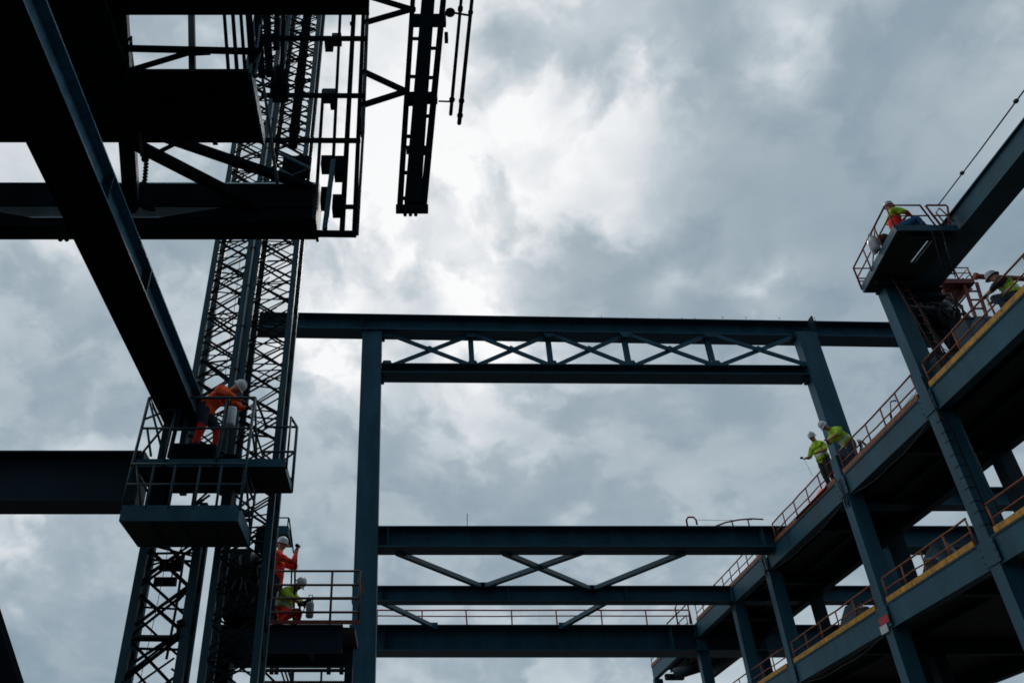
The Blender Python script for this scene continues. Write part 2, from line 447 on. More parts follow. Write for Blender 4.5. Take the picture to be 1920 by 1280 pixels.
tag(M().tube([at(1308, 974, Y=Yh), at(1345, 975, Y=Yh), at(1410, 974, Y=Yh)], .008, 5).build('wire', ROPE), 'thin slack wire strung from the small hoop to the curved rail', 'wire')

# ------------------------------------------------------------------ building on the right
XB = 12.7; ZU, ZL = H(10.52), H(6.78)
bd = thing('steel_building', (14.2, 24, 0), 'open two-level blue steel frame building with dark deck undersides', 'building')
YC = [11.6, 17.2, 22.0, 28.3, 32.0, 37.0]
for y in YC:
    top = H(13.64) if y == 17.2 else (ZU + .62 if y == 22 else ZU - .66)
    M().box((XB - .02, y, 0), (XB + .42, y + .36, top)).build('column', STEEL, bd)
M().box((XB - .02, 44.4, 0), (XB + .4, 44.75, ZU - .66)).build('column', STEEL, bd)
for y in (19.2, 24.9, 31.0, 37.0): M().box((15.3, y, 0), (15.68, y + .36, ZU - .66)).build('column', STEELD, bd)
def fascia(z, ya, yb, x=XB, h=.6, mat=STEEL):
    return M().ib((x + .12, ya, z - h - .04), (x + .12, yb, z - h - .04), h, .24, .028, .19).build('edge_beam', mat, bd)
ys = [4] + YC + [44.75]
for i in range(len(ys) - 1):
    a = ys[i] + (.38 if i else 0); b = ys[i + 1] - .02
    fascia(ZU, a, b); fascia(ZL, a, b)
for y in YC:   # deck-level end plates where edge beams meet the columns
    for z in (ZU, ZL):
        M().box((XB - .045, y - .1, z - .6), (XB - .022, y + .46, z - .08)).build('end_plate', STEEL, bd)
for x in (13.6, 14.6):
    M().ib((x, 4.2, ZU - .34), (x, 44.5, ZU - .34), .17, .1, .012, .01).build('stringer', STEELD, bd)
    M().ib((x, 4.2, ZL - .34), (x, 44.5, ZL - .34), .17, .1, .012, .01).build('stringer', STEELD, bd)
M().box((XB + .25, 4, ZU - .16), (15.7, 44.75, ZU - .02)).build('upper_deck', DECK, bd)
M().box((XB + .25, 4, ZL - .16), (19.0, 44.75, ZL - .02)).build('lower_deck', DECK, bd)
for y in [6, 8.5, 14.4, 19.6, 25, 30, 34.5, 40]:
    M().ib((XB + .26, y, ZU - .56), (15.4, y, ZU - .56), .38, .2, .02, .016).build('joist', STEELD, bd)
    M().ib((XB + .26, y, ZL - .56), (18.8, y, ZL - .56), .38, .2, .02, .016).build('joist', STEELD, bd)
M().ib((15.55, 4, ZU - .66), (15.55, 44.7, ZU - .66), .48, .26, .028, .02).build('rear_girder', STEELD, bd)
M().ib((18.9, 4, ZL - .66), (18.9, 44.7, ZL - .66), .48, .26, .028, .02).build('rear_girder', STEELD, bd)
for y in (11, 21, 31, 41): M().box((18.7, y, 0), (19.1, y + .4, ZL - .7)).build('column', STEELD, bd)
# cable and straps round the near column
for k in range(11):
    z = ZL + .25 + k * .29 + random.uniform(-.04, .04)
    M().poly([(XB - .028, 17.36, z), (XB - .028, 17.188, z), (XB + .2, 17.188, z), (XB + .2, 17.197, z), (XB - .021, 17.197, z), (XB - .021, 17.36, z)], (0, 0, .012)).build('strap', BRACE, bd)
M().tube([(XB - .05, 17.18, ZU + .3), (XB - .04, 17.15, ZU - .6), (XB + .1, 17.12, ZU - 1.2), (XB + .12, 17.14, ZL + .5), (XB + .1, 17.14, ZL + .05)], .02).build('conduit', BRACE, bd)
M().tube([(XB + .4, 17.15, ZU - .4), (XB + .4, 17.15, ZL + .1)], .025).build('conduit', MAST, bd)
for y in (22.0, 28.3, 32.0, 37.0):
    for k in range(3):
        p = [V((XB - .05, y + .08 + .09 * k, ZU - .1))]
        for j in range(4): p.append(p[-1] + V((random.uniform(-.015, .012), random.uniform(-.07, .07), -.15 - .1 * random.random())))
        M().tube(p, .014, 5).build('cable', BRACE, bd)
for y in (11.6, 17.2, 22.0, 28.3):
    for zz in (ZU, ZL):
        for dy in (-.06, .42):
            for k in range(3): M().tube([(XB - .062, y + dy, zz - .5 + k * .16), (XB - .046, y + dy, zz - .5 + k * .16)], .02, 6).build('bolt', STEEL, bd)
# cross beams beyond the narrow upper deck and far columns
floor_beam('blue beam crossing behind the right building nearest the strapped column', 1560, 1900, 912, 945, 958, 23.2, 22, [17, 19])
fb = [o for o in bpy.data.objects if o.name.startswith('floor_beam')][-1]
for k, (y, zz) in enumerate(((23.5, H(10)), (32.2, f2[2]), (37.1, f3[2]))):
    t = thing('rear_column', (20.9, y, 0), ['far dark column standing under the beam nearest the strapped column', 'far dark column under the slim middle beam behind the building', 'farthest dark column under the deep lowest beam'][k], 'column', 'rear columns behind the building')
    M().ib((20.9, y - .2, 0), (20.9, y - .2, zz - .06), .4, .4, .02, .02, up=(0, 1, 0)).build('shaft', STEELD, t)
    M().box((20.65, y - .28, zz - .06), (21.15, y + .3, zz - .01)).build('cap_plate', STEELD, t)

GR = 'guardrails along the deck edges of the right building'
xr = XB + .06
guardrail('rust-orange netted guardrail above a yellow toe board, right of the tall strapped column', (xr, 9.0, ZU), (xr, 17.1, ZU), .66, 7, ORNG, (-.04, 0, 0), TOESUN, net=True, group=GR)
guardrail('dark red netted guardrail between the tall strapped column and the short column stub', (xr, 17.66, ZU), (xr, 21.9, ZU), .66, 6, REDP, (-.04, 0, 0), ORTO, net=True, group=GR)
guardrail('dark red guardrail the two lime-vested workers lean over, left of the grey column stub', (xr, 22.45, ZU), (xr, 27.3, ZU), .66, 6, REDP, (-.04, 0, 0), ORTO, net=True, group=GR)
guardrail('brown-orange guardrail on the upper deck between the mid-height beam and the lowest beam', (xr, 28.2, ZU), (xr, 36.6, ZU), .66, 10, ORNG, (-.04, 0, 0), ORTO, group=GR)
guardrail('small red guardrail at the far end of the upper deck, seen below the lowest beam', (xr, 38, ZU), (xr, 44.7, ZU), .66, 7, REDP, (-.04, 0, 0), ORTO, group=GR)
guardrail('orange lower-deck guardrail right of the strapped column, cut by the right picture edge', (xr, 9.5, ZL), (xr, 17.0, ZL), .62, 6, ORNG, (-.04, 0, 0), TOESUN, group=GR)
guardrail('orange lower-deck guardrail between the strapped column and the column with the red sign', (xr, 17.8, ZL), (xr, 21.85, ZL), .62, 5, ORNG, (-.04, 0, 0), TOESUN, group=GR)
guardrail('orange guardrail on the lower deck, left of the column with the red and white sign', (xr, 22.5, ZL), (xr, 28.2, ZL), .62, 6, ORNG, (-.04, 0, 0), TOESUN, group=GR)
guardrail('brown guardrail on the lower deck cut by the bottom edge of the picture', (xr, 28.8, ZL), (xr, 36.8, ZL), .62, 8, ORNG, (-.04, 0, 0), TOESUN, group=GR)
# sign on the lower edge beam
t = thing('safety_sign', (XB - .07, 21.9, ZL - .75), 'small red and white sign at the joint of lower edge beam and column', 'sign')
M().box((XB - .075, 21.9, ZL - .50), (XB - .055, 22.40, ZL - .30)).build('red_panel', paint('sign_red', (.35, .02, .03), .5, .2, 4), t)
M().box((XB - .077, 22.08, ZL - .70), (XB - .056, 22.46, ZL - .503)).build('white_panel', paint('sign_white', (.5, .52, .55), .5, .15, 4), t)

# upper platform on the tall column
P3Z = H(13.7)
p3 = thing('column_top_platform', (12.6, 16.3, P3Z), 'small steel platform on top of the tall column with dark underside', 'platform')
M().poly([(12.04, 15.1, P3Z), (12.92, 15.1, P3Z), (12.92, 17.45, P3Z), (12.32, 17.45, P3Z)], (0, 0, .06)).build('deck_plate', DECK, p3)
M().bar((11.99, 15.05, P3Z + .09), (12.29, 17.5, P3Z + .09), .04, .22).build('side_fascia', STEEL, p3)
M().box((12.02, 15.05, P3Z - .01), (13.5, 15.09, P3Z + .17)).build('front_fascia', STEEL, p3)
M().box((12.32, 17.46, P3Z - .02), (13.4, 17.5, P3Z + .17)).build('rear_fascia', STEEL, p3)
M().box((13.06, 15.1, P3Z + .003), (13.5, 17.45, P3Z + .05)).build('deck_plate', DECK, p3)
M().box((12.92, 15.1, P3Z + .002), (13.06, 15.3, P3Z + .05)).build('deck_plate', DECK, p3)
M().box((12.92, 16.3, P3Z + .002), (13.06, 17.45, P3Z + .05)).build('deck_plate', DECK, p3)
for y in (15.2, 16.9): M().ib((12.3, y, P3Z - .17), (13.4, y, P3Z - .17), .165, .1, .012, .01).build('joist', STEELD, p3)
M().box((12.62, 17.2, P3Z - .06), (13.14, 17.55, P3Z - .003)).build('bearing_plate', STEELD, p3)
rl = thing('platform_rail', (12.1, 15.1, P3Z + .2), 'red tube rail round the left side of the column-top platform, a worker seated behind it', 'guardrail')
z2 = P3Z + .85; zd = P3Z + .1; zm = P3Z + .5
fx, nx = 12.27, 11.98
M().tube([(fx, 17.5, zd), (fx, 17.5, z2), (nx, 15.07, z2), (12.85, 15.07, z2), (13.0, 15.07, zd)], .026).build('top_rail', REDP, rl)
M().tube([(fx, 17.5, zm), (nx, 15.09, zm), (12.95, 15.07, zm)], .02).build('mid_rail', REDP, rl)
M().tube([(12.75, 17.5, z2 - .02), (fx, 17.5, z2 - .02)], .02).build('top_rail', REDP, rl)
M().tube([(12.75, 17.5, zm - .02), (fx, 17.5, zm - .02)], .02).build('mid_rail', REDP, rl)
M().tube([(fx, 17.5, zm - .12), (12.6, 17.5, zm - .12)], .02).build('mid_rail', REDP, rl)
for f_ in (0, .33, .68): M().tube([(nx + (fx - nx) * f_, 15.07 + 2.43 * f_, zd), (nx + (fx - nx) * f_, 15.07 + 2.43 * f_, z2)], .02).build('post', REDP, rl)
M().tube([(12.75, 17.5, zd), (12.75, 17.5, z2)], .02).build('post', REDP, rl)
M().tube([(nx + .2, 16.7, zd), (nx + .09, 15.8, z2)], .016).build('brace', REDP, rl)
rl = thing('gate_rail', (13.1, 15.07, P3Z + .2), 'red tube gate rail between the platform and the high girder', 'guardrail')
M().tube([(13.14, 15.07, zd), (12.98, 15.07, z2 - .02), (13.02, 15.07, z2), (13.5, 15.07, z2), (13.52, 15.07, z2 - .05), (13.32, 15.07, zd)], .026).build('hoop', REDP, rl)
M().tube([(13.08, 15.07, zm), (13.46, 15.07, zm)], .018).build('mid_rail', REDP, rl)
M().tube([(13.3, 15.07, z2 - .1), (13.16, 15.07, z2 - .25), (13.28, 15.07, zd)], .018).build('brace', REDP, rl)
M().tube([(13.3, 15.07, z2 - .1), (13.5, 15.07, zm - .2)], .018).build('brace', REDP, rl)
# high girder to the upper right
hg = thing('high_girder', (13.85, 10, P3Z), 'blue steel girder running from the column-top platform out of the picture at upper right', 'girder')
M().ib((13.85, 1.5, P3Z), (13.85, 17.8, P3Z), .6, .7, .03, .56).build('beam_body', STEEL, hg)
M().ib((12.72, 17.4, P3Z - .29), (14.3, 17.4, P3Z - .29), .28, .3, .02, .02).build('bearing_beam', STEELD, hg)
st_ = thing('stay_rope', (13.3, 15.07, z2), 'thin dark stay rope with clips climbing past the high girder', 'rope')
a, b = V((13.32, 15.07, z2 + .02)), at(1935, 150, Y=10.5)
M().tube([a, a.lerp(b, .5) + V((0, 0, -.02)), b], .016, 6).build('strand', ROPE, st_)
for k in (.3, .86):
    c = a.lerp(b, k); M().ball(c, .05, .06, .05, 8, 6).build('clip', ROPE, st_)

def ladder(label, p0, p1, wv, n, mat, r=.022, name='ladder', cat='ladder', group=None):
    p0 = V(p0); p1 = V(p1); wv = V(wv)
    t = thing(name, p1 if p1.z < p0.z else p0, label, cat, group)
    M().tube([p0, p1], r).build('side_rail', mat, t); M().tube([p0 + wv, p1 + wv], r).build('side_rail', mat, t)
    for i in range(n):
        q = p0.lerp(p1, (i + .5) / n); M().tube([q, q + wv], r * .8, 6).build('rung', mat, t)
    return t
ladder('dark red ladder from the column-top platform down to the upper deck', at(1664, 505, Y=16.75), at(1775, 700, Y=16.75), (.34, .12, .05), 12, RUSTD, .02)
ladder('short dark ladder at the corner where platform and high girder meet', at(1747, 432, Y=14.9), at(1772, 520, Y=14.9), (.24, 0, 0), 7, BRACE, .014)

# red stair tower far right
YS = 19.4
stw = thing('stair_tower', at(1800, 700, Y=YS), 'red stair tower with small railed landing behind the high girder', 'stair tower')
a = at(1760, 513, Y=YS); b = at(1829, 530, Y=YS)
M().box((a.x, YS, b.z), (b.x, YS + 1.1, b.z + .16)).build('landing', REDP, stw)
lz = b.z + .16
for x in (b.x - .9, b.x - .45, b.x - .03): M().tube([(x, YS, lz), (x, YS, lz + .42)], .022).build('post', REDP, stw)
M().tube([(a.x, YS, lz + .42), (b.x, YS, lz + .42), (b.x, YS + 1.1, lz + .42)], .022).build('top_rail', REDP, stw)
M().tube([(a.x, YS, lz + .21), (b.x, YS, lz + .21), (b.x, YS + 1.1, lz + .21)], .018).build('mid_rail', REDP, stw)
for (u0, v0, u1, v1) in ((1806, 530, 1866, 700), (1831, 530, 1882, 700), (1763, 530, 1815, 700), (1775, 560, 1800, 640)):
    M().bar(at(u0, v0, Y=YS + .1), at(u1, v1, Y=YS + .1), .07).build('leg', REDP, stw)
for k in range(9):
    f_ = .1 + k * .1
    M().bar(at(1806, 530, Y=YS + .1).lerp(at(1866, 700, Y=YS + .1), f_), at(1831, 530, Y=YS + .1).lerp(at(1882, 700, Y=YS + .1), f_), .045).build('rung', REDP, stw)
for (u0, v0, u1, v1, w_) in ((1783, 556, 1806, 524, .10), (1791, 569, 1820, 535, .1), (1786, 562, 1812, 530, .05), (1795, 574, 1822, 541, .05)):
    M().bar(at(u0, v0, Y=YS + .3), at(u1, v1, Y=YS + .3), w_).build('stringer', REDP, stw)
for k in range(6):
    f_ = .08 + k * .16
    M().bar(at(1766, 545, Y=YS + .1).lerp(at(1803, 620, Y=YS + .1), f_), at(1779, 545, Y=YS + .1).lerp(at(1811, 620, Y=YS + .1), f_), .04).build('rung', REDP, stw)
t = thing('red_pipe', at(1826, 520, Y=YS + .4), 'fat red pipe running level from the stair landing to behind a grey helmet', 'pipe')
M().tube([at(1826, 518, Y=YS + .4), at(1930, 523, Y=YS + .4)], .085, 12).build('pipe_run', REDP, t)
M().tube([at(1828, 518, Y=YS + .4), at(1831, 518, Y=YS + .4)], .12, 12).build('flange', REDP, t)

# plant standing on the upper deck
def lathe(m, c, prof, n=16, ax='z'):
    vs = []; fs = []
    for r_, z_ in prof:
        for j in range(n):
            q = 2 * math.pi * j / n
            vs.append(V(c) + (V((r_ * math.cos(q), r_ * math.sin(q), z_)) if ax == 'z' else V((z_, r_ * math.cos(q), r_ * math.sin(q)))))
    k = len(prof)
    for i in range(k - 1):
        for j in range(n): fs.append((i * n + j, i * n + (j + 1) % n, (i + 1) * n + (j + 1) % n, (i + 1) * n + j))
    fs += [tuple(range(n - 1, -1, -1)), tuple(range((k - 1) * n, k * n))]
    return m.add(vs, fs, True)
t = thing('compressor_drum', (13.6, 15.1, ZU), 'dark blue rounded drum lying on the upper deck near the bending worker', 'drum')
lathe(M(), (12.98, 15.3, ZU + .42), [(.05, 0), (.22, .02), (.28, .08), (.28, .72), (.22, .78), (.05, .8)], 18, 'x').build('shell', DEBR, t)
for x in (13.15, 13.6): M().box((x - .04, 15.05, ZU), (x + .04, 15.55, ZU + .18)).build('foot', STEELD, t)
t = thing('leaning_cylinder', at(1790, 660, Y=18.3), 'dark blue-grey cylinder leaning among cables behind the high girder', 'cylinder')
a, b = at(1767, 566, Y=18.3), at(1800, 655, Y=18.3)
M().tube([a, a.lerp(b, .06), a.lerp(b, .12), b], [.1, .17, .2, .21], 14).build('shell', DEBR, t)
M().tube([a + (a - b) * .06, a], .05).build('valve', STEELD, t)
t = thing('hoist_winch', at(1740, 600, Y=18.2), 'black winch block slung under the high girder beside the leaning cylinder', 'winch')
a, b = at(1712, 612, Y=18.2), at(1758, 556, Y=18.2)
M().box((a.x, 18.2, a.z), (b.x, 18.7, b.z)).build('housing', BLACK, t)
M().tube([(a.x - .08, 18.15, (a.z + b.z) / 2), (b.x + .1, 18.15, (a.z + b.z) / 2 - .1)], .15, 12).build('drum', STEELD, t)
for x in (a.x + .1, b.x - .1): M().box((x - .03, 18.3, b.z), (x + .03, 18.4, P3Z - .3)).build('hanger', BLACK, t)
M().bar(at(1735, 610, Y=18.3), at(1775, 690, Y=18.3), .12).build('leg', BLACK, t)
M().bar(at(1752, 605, Y=18.3), at(1808, 690, Y=18.3), .10).build('leg', BLACK, t)
t = thing('cable_bundle', at(1770, 660, Y=18.0), 'tangled dark cables hanging beneath the high girder by the leaning cylinder', 'cables')
for k in range(38):
    p = [at(1715 + random.random() * 70, 548 + random.random() * 25, Y=17.9 + random.random() * .5)]
    for j in range(5): p.append(p[-1] + V((random.uniform(-.15, .3), random.uniform(-.08, .08), -.28 + random.uniform(-.15, .25))))
    M().tube(p, .016 + .018 * random.random(), 5).build('cable', ROPE if k % 3 else BRACE, t)
for k, (u, v, Y, w_, d_, h_, lab) in enumerate([
    (1790, 690, 16.9, .9, .5, .5, 'low dark tool chest on the upper deck behind the rust-orange rail, nearest the tall column'),
    (1838, 640, 15.6, .7, .5, .42, 'dark tool chest on the upper deck beside the rounded drum')]):
    x = 13.0 + .05 * k; h_ += .28 + .2 * k
    t = thing('tool_chest', (x, Y, ZU), lab, 'tool chest', 'tool chests on the upper deck')
    M().box((x, Y, ZU + .06), (x + w_, Y + d_, ZU + h_)).build('body', DEBR, t)
    M().box((x - .02, Y - .02, ZU + h_ + .002), (x + w_ + .02, Y + d_ + .02, ZU + h_ + .05)).build('lid', STEELD, t)
    M().tube([(x + .2, Y - .04, ZU + h_ * .7), (x + .2, Y - .07, ZU + h_ * .6), (x + .5, Y - .07, ZU + h_ * .6), (x + .5, Y - .04, ZU + h_ * .7)], .015, 6).build('handle', GALV, t)
    for sx in (.05, w_ - .15): M().box((x + sx, Y + .05, ZU), (x + sx + .1, Y + d_ - .05, ZU + .058)).build('foot', STEELD, t)
t = thing('lamp_stand', (12.95, 19.1, ZU), 'spindly work lamp with grey base behind the dark red netted rail', 'work lamp')
M().tube([(12.95, 19.7, ZU), (12.95, 19.3, ZU + .35), (12.95, 19.1, ZU + .72)], .014, 6).build('stem', BRACE, t)
M().tube([(12.95, 19.1, ZU + .72), (12.95, 18.9, ZU + .66), (12.93, 18.85, ZU + .6)], .02, 6).build('head', BRACE, t)
M().tube([(12.95, 19.3, ZU + .35), (12.95, 19.27, ZU + .47)], .03, 8).build('collar', REDP, t)
M().poly([(12.85, 19.85, ZU + .02), (12.85, 19.55, ZU + .02), (12.85, 19.6, ZU + .2), (12.85, 19.75, ZU + .24)], (.18, 0, 0)).build('base', GREYP, t)
for pts in (((12.97, 19.5, ZU + .18), (13.0, 18.9, ZU + .34), (13.0, 18.2, ZU + .4)), ((12.97, 19.4, ZU + .2), (13.0, 18.7, ZU + .2), (13.0, 17.9, ZU + .45))):
    M().tube(pts, .007, 5).build('cord', ROPE, t)
t = thing('cable_reel', (13.0, 21.0, ZU), 'tangled wire reel just right of the right-hand lime-vested worker', 'wire reel')
for k in range(7):
    c = V((12.98, 21.05 + random.uniform(-.08, .08), ZU + .32 + random.uniform(-.06, .06))); r_ = .14 + .1 * random.random(); ty = random.random()
    M().tube([c + V((.08 * math.sin(a_ * 2 + ty), r_ * math.cos(a_), r_ * 1.2 * math.sin(a_))) for a_ in [i * .45 for i in range(15)]], .012, 5).build('wire_loop', ROPE, t)
t = thing('red_cloth', (12.8, 23.5, ZU), 'crumpled red cloth along the toe board beside the left lime-vested worker\'s shoes', 'cloth')
m = M(); vs = []
for i in range(16):
    for j in range(5):
        vs.append((12.62 + j * .07, 23.0 + i * .16, ZU + .03 + .16 * (j > 0) * (.4 + .6 * random.random()) * (1 - i / 18)))
fs = [(i * 5 + j, i * 5 + j + 1, (i + 1) * 5 + j + 1, (i + 1) * 5 + j) for i in range(15) for j in range(4)]
m.add(vs, fs, True); m.build('fabric', C_RED, t)
# clutter on the lower deck
for k, (y, h_, lab) in enumerate(((19.9, .42, 'pale bucket behind the lower deck rail right of the sign column'), (23.6, .36, 'pale bucket behind the lower deck rail left of the sign column'), (14.6, .4, 'pale bucket on the lower deck right of the strapped column'))):
    t = thing('bucket', (12.98, y, ZL), lab, 'bucket', 'buckets on the lower deck')
    lathe(M(), (12.98, y, ZL), [(.12, 0), (.16, h_), (.17, h_), (.17, h_ - .03), (.15, h_ - .03)], 14).build('pail', GALV, t)
    M().tube([(12.98, y - .16, ZL + h_ - .03), (12.98, y - .1, ZL + h_ + .12), (12.98, y + .1, ZL + h_ + .12), (12.98, y + .16, ZL + h_ - .03)], .008, 5).build('handle', ROPE, t)
for k, (y, lab) in enumerate(((20.6, 'low dark tarped load on the lower deck beside the strapped column'), (25.5, 'dark tarped load on the lower deck behind the far orange rail'))):
    m = M(); vs = []
    for i in range(9):
        for j in range(7):
            e = min(i, 8 - i) / 4 * min(j, 6 - j) / 3
            vs.append((13.1 + j * .2, y - .8 + i * .2, ZL - .01 + (1.05 * min(1, e * 2.2)) * (.75 + .35 * random.random())))
    m.add(vs, [(i * 7 + j, i * 7 + j + 1, (i + 1) * 7 + j + 1, (i + 1) * 7 + j) for i in range(8) for j in range(6)], True)
    tag(m.build('tarped_load', DEBR), lab, 'tarp', 'tarped loads on the lower deck')
# far-end bracket below the upper deck
t = thing('pipe_support', (13.6, 40, ZU - 1.6), 'dark pipe slung under the far end of the upper deck below the lowest beam', 'pipe')
M().tube([at(1268, 1262, Y=41), at(1312, 1248, Y=40)], .26, 12).build('pipe_run', STEELD, t)
M().box(at(1250, 1272, Y=42), at(1282, 1262, Y=42) + V((0, .3, 0))).build('clamp', BRACE, t)
M().tube([at(1290, 1240, Y=41), at(1290, 1225, Y=41)], .05).build('hanger', BRACE, t)

for k, (ya_, yb_, zz, lab) in enumerate(((17.7, 21.9, ZU - .66, 'slack power lead drooping under the upper deck edge left of the strapped column'), (22.5, 28.2, ZU - .66, 'slack power lead drooping under the upper deck edge below the lime-shirted workers'), (22.5, 28.2, ZL - .66, 'slack power lead drooping under the lower deck edge left of the red sign'))):
    pts = [V((XB + .04, ya_ + (yb_ - ya_) * i / 12, zz - .16 * math.sin(math.pi * i / 12) - .05 * abs(math.sin(2.6 * i)))) for i in range(13)]
    tag(M().tube(pts, .012, 5).build('power_lead', ROPE), lab, 'cable', 'power leads under the deck edges')
# ------------------------------------------------------------------ lattice masts
def mast(label, x0, x1, y0, y1, z0, z1, bay, cw, bw, double=False):
    t = thing('lattice_mast', ((x0 + x1) / 2, (y0 + y1) / 2, z0), label, 'lattice mast', 'lattice masts')
    for x, sx in ((x0, 1), (x1, -1)):
        for y, sy in ((y0, 1), (y1, -1)):
            m = M()
            m.box((min(x, x + sx * cw), min(y, y + sy * cw * .8), z0), (max(x, x + sx * cw), max(y, y + sy * cw * .8), z1))
            m.build('chord', MAST, t)
    segs = []
    n = int((z1 - z0) / bay); i = 0; e = cw * .5
    A = x0 + e; B = x1 - e; C_ = y0 + e * .8; D_ = y1 - e * .8
    for k in range(n):
        za = z0 + k * bay; zb_ = za + bay
        segs += [((A, C_, za), (B, C_ + .0, zb_), bw), ((B, C_ + bw, za), (A, C_ + bw, zb_), bw)]
        segs += [((A, D_, za + bay * .5), (B, D_, zb_ + bay * .5), bw * .9), ((B, D_ - bw, za + bay * .5), (A, D_ - bw, zb_ + bay * .5), bw * .9)]
        segs += [((A, C_, za), (A, D_, zb_), bw * .8), ((B, C_, zb_), (B, D_, za), bw * .8)]
        if double:
            o = bw * 2.3
            segs += [((A, C_, za + o), (B, C_, zb_ + o), bw * .7), ((A, D_, zb_ - o), (B, D_, za - o + bay), bw * .7)]
        if k % 2 == 0: segs += [((A, C_ + bw * 2, zb_), (B, C_ + bw * 2, zb_), bw * .8), ((A, C_, zb_ + .03), (B, D_, zb_ + .03), bw * .7)]
    segs = [(V(a_) + V((0, 0, random.uniform(-.07, .07))), V(b_) + V((0, 0, random.uniform(-.07, .07))), w_ * random.uniform(.8, 1.2)) for a_, b_, w_ in segs]
    if double:
        for k in range(int((z1 - z0) / 1.1)):
            za = z0 + .3 + k * 1.1; xx = random.uniform(A + .1, B - .1); yy = random.uniform(C_ + .1, D_ - .1)
            segs += [((A, yy, za), (xx, yy, za + random.uniform(.2, .7)), bw * .6), ((xx, C_, za + .4), (B, yy, za + random.uniform(.3, .9)), bw * .6)]
    segs.sort(key=lambda s_: abs((s_[0][2] + s_[1][2]) / 2 - H(7)))
    rest = M()
    for q, (a, b, w_) in enumerate(segs):
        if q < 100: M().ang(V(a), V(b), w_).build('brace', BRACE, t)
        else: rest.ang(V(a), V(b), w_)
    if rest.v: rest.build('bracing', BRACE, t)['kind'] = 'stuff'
    return t
YM = 14.4
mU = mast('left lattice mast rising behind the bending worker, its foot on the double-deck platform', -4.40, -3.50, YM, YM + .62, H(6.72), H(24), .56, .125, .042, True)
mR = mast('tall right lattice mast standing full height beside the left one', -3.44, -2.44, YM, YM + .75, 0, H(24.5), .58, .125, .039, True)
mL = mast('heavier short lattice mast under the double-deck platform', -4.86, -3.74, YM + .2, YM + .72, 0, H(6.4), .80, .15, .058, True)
# guide tube and conduits inside the right mast
t = thing('guide_column', (-2.95, YM + .45, H(16.4)), 'dark thick guide tube running up inside the right lattice mast', 'guide tube')
M().tube([(-2.93, YM + .42, H(16.4)), (-2.93, YM + .42, H(24.2))], .13, 10).build('tube', BLACK, t)
for z in range(17, 24, 2): M().tube([(-2.93, YM + .42, H(z)), (-2.93, YM + .42, H(z) + .12)], .16, 10).build('collar', BLACK, t)
t = thing('mast_conduit', (-3.47, YM - .03, H(6.8)), 'pale worn conduit strapped where the two tall masts meet', 'conduit')
M().tube([(-3.47, YM - .04, H(6.8)), (-3.47, YM - .04, H(23))], .022, 8).build('pipe_run', GALV, t)
for k in range(14): M().box((-3.52, YM - .06, H(7 + k * 1.1)), (-3.42, YM - .012, H(7 + k * 1.1) + .05)).build('clip', BRACE, t)
# small lamps, boxes and wires in the lattice
for k, (u, v, Y, lab) in enumerate(((320, 1062, YM + .5, 'small dark box hung high in the short lattice mast'), (455, 565, YM + .35, 'tiny junction box inside the left mast above the bending worker'), (310, 1090, YM + .6, 'flat dark box on the lower crossing of the short lattice mast'))):
    c = at(u, v, Y=Y); s_ = .1 if k == 1 else .2
    t = thing('junction_box', c, lab, 'junction box', 'boxes hung in the masts')
    M().box(c - V((s_, .06, .07)), c + V((s_, .06, .07))).build('case', BRACE, t)
    M().box(c - V((s_ * .9, .075, .05)), c + V((s_ * .9, -.062, .05))).build('cover', BLACK, t)
    M().tube([c + V((s_ * .5, 0, .07)), c + V((s_ * .6, 0, .3)), c + V((s_ * .9, .05, .5))], .014, 6).build('cable', ROPE, t)
for k, (u0, v0, u1, v1, Y, lab) in enumerate(((315, 1030, 262, 1278, YM + .2, 'thin plumb wire hanging along the left of the short mast'), (345, 1040, 312, 1235, YM + .45, 'thick cable hanging down the right of the short mast'), (452, 470, 420, 720, YM + .3, 'thin wire hanging inside the left tall mast'))):
    a, b = at(u0, v0, Y=Y), at(u1, v1, Y=Y)
    tag(M().tube([a, a.lerp(b, .5) + V((.02, 0, 0)), b], .025 if k == 1 else .006, 6).build('hanging_cable', ROPE), lab, 'cable')
t = thing('conduit_elbow', at(255, 1195, Y=YM + .2), 'bent conduit crossing low in the short lattice mast', 'conduit')
M().tube([at(252, 1193, Y=YM + .2), at(330, 1195, Y=YM + .2), at(333, 1192, Y=YM + .2), at(334, 1175, Y=YM + .2)], .03, 8).build('pipe_run', BRACE, t)
M().tube([at(333, 1170, Y=YM + .2), at(345, 1165, Y=YM + .2)], .07, 8).build('valve', BRACE, t)

# winch machinery behind the right mast
YW = 16.2
t = thing('winch_house', (-2.9, YW, 0), 'dark winch house packed behind the foot of the right lattice mast', 'winch house')
c0, c1 = at(402, 1165, Y=YW), at(500, 1035, Y=YW)
M().box((c0.x + .12, YW, c0.z + .1), (c0.x + .78, YW + .8, c1.z - .35)).build('cabinet', BLACK, t)
M().box((c0.x + .79, YW + .1, c0.z), (c1.x - .12, YW + .6, c1.z - .8)).build('cabinet', STEELD, t)
M().box((c0.x + .1, YW + .05, c1.z - .3), (c0.x + .55, YW + .7, c1.z + .1)).build('housing', STEELD, t)
M().box((c0.x + .62, YW + .1, c1.z - .34), (c1.x - .16, YW + .7, c1.z - .06)).build('housing', BLACK, t)
M().tube([(c0.x + .6, YW - .1, c1.z - .2), (c1.x - .1, YW - .1, c1.z - .2)], .14, 12).build('drum', DEBR, t)
M().box((c0.x + .02, YW - .05, c0.z - .62), (c1.x - .3, YW + .9, c0.z - .22)).build('plinth', BLACK, t)
M().box((c0.x + .05, YW + .1, 0), (c0.x + .35, YW + .5, c0.z - .623)).build('leg', STEELD, t)
M().box((c1.x - .8, YW + .1, 0), (c1.x - .5, YW + .5, c0.z - .623)).build('leg', STEELD, t)
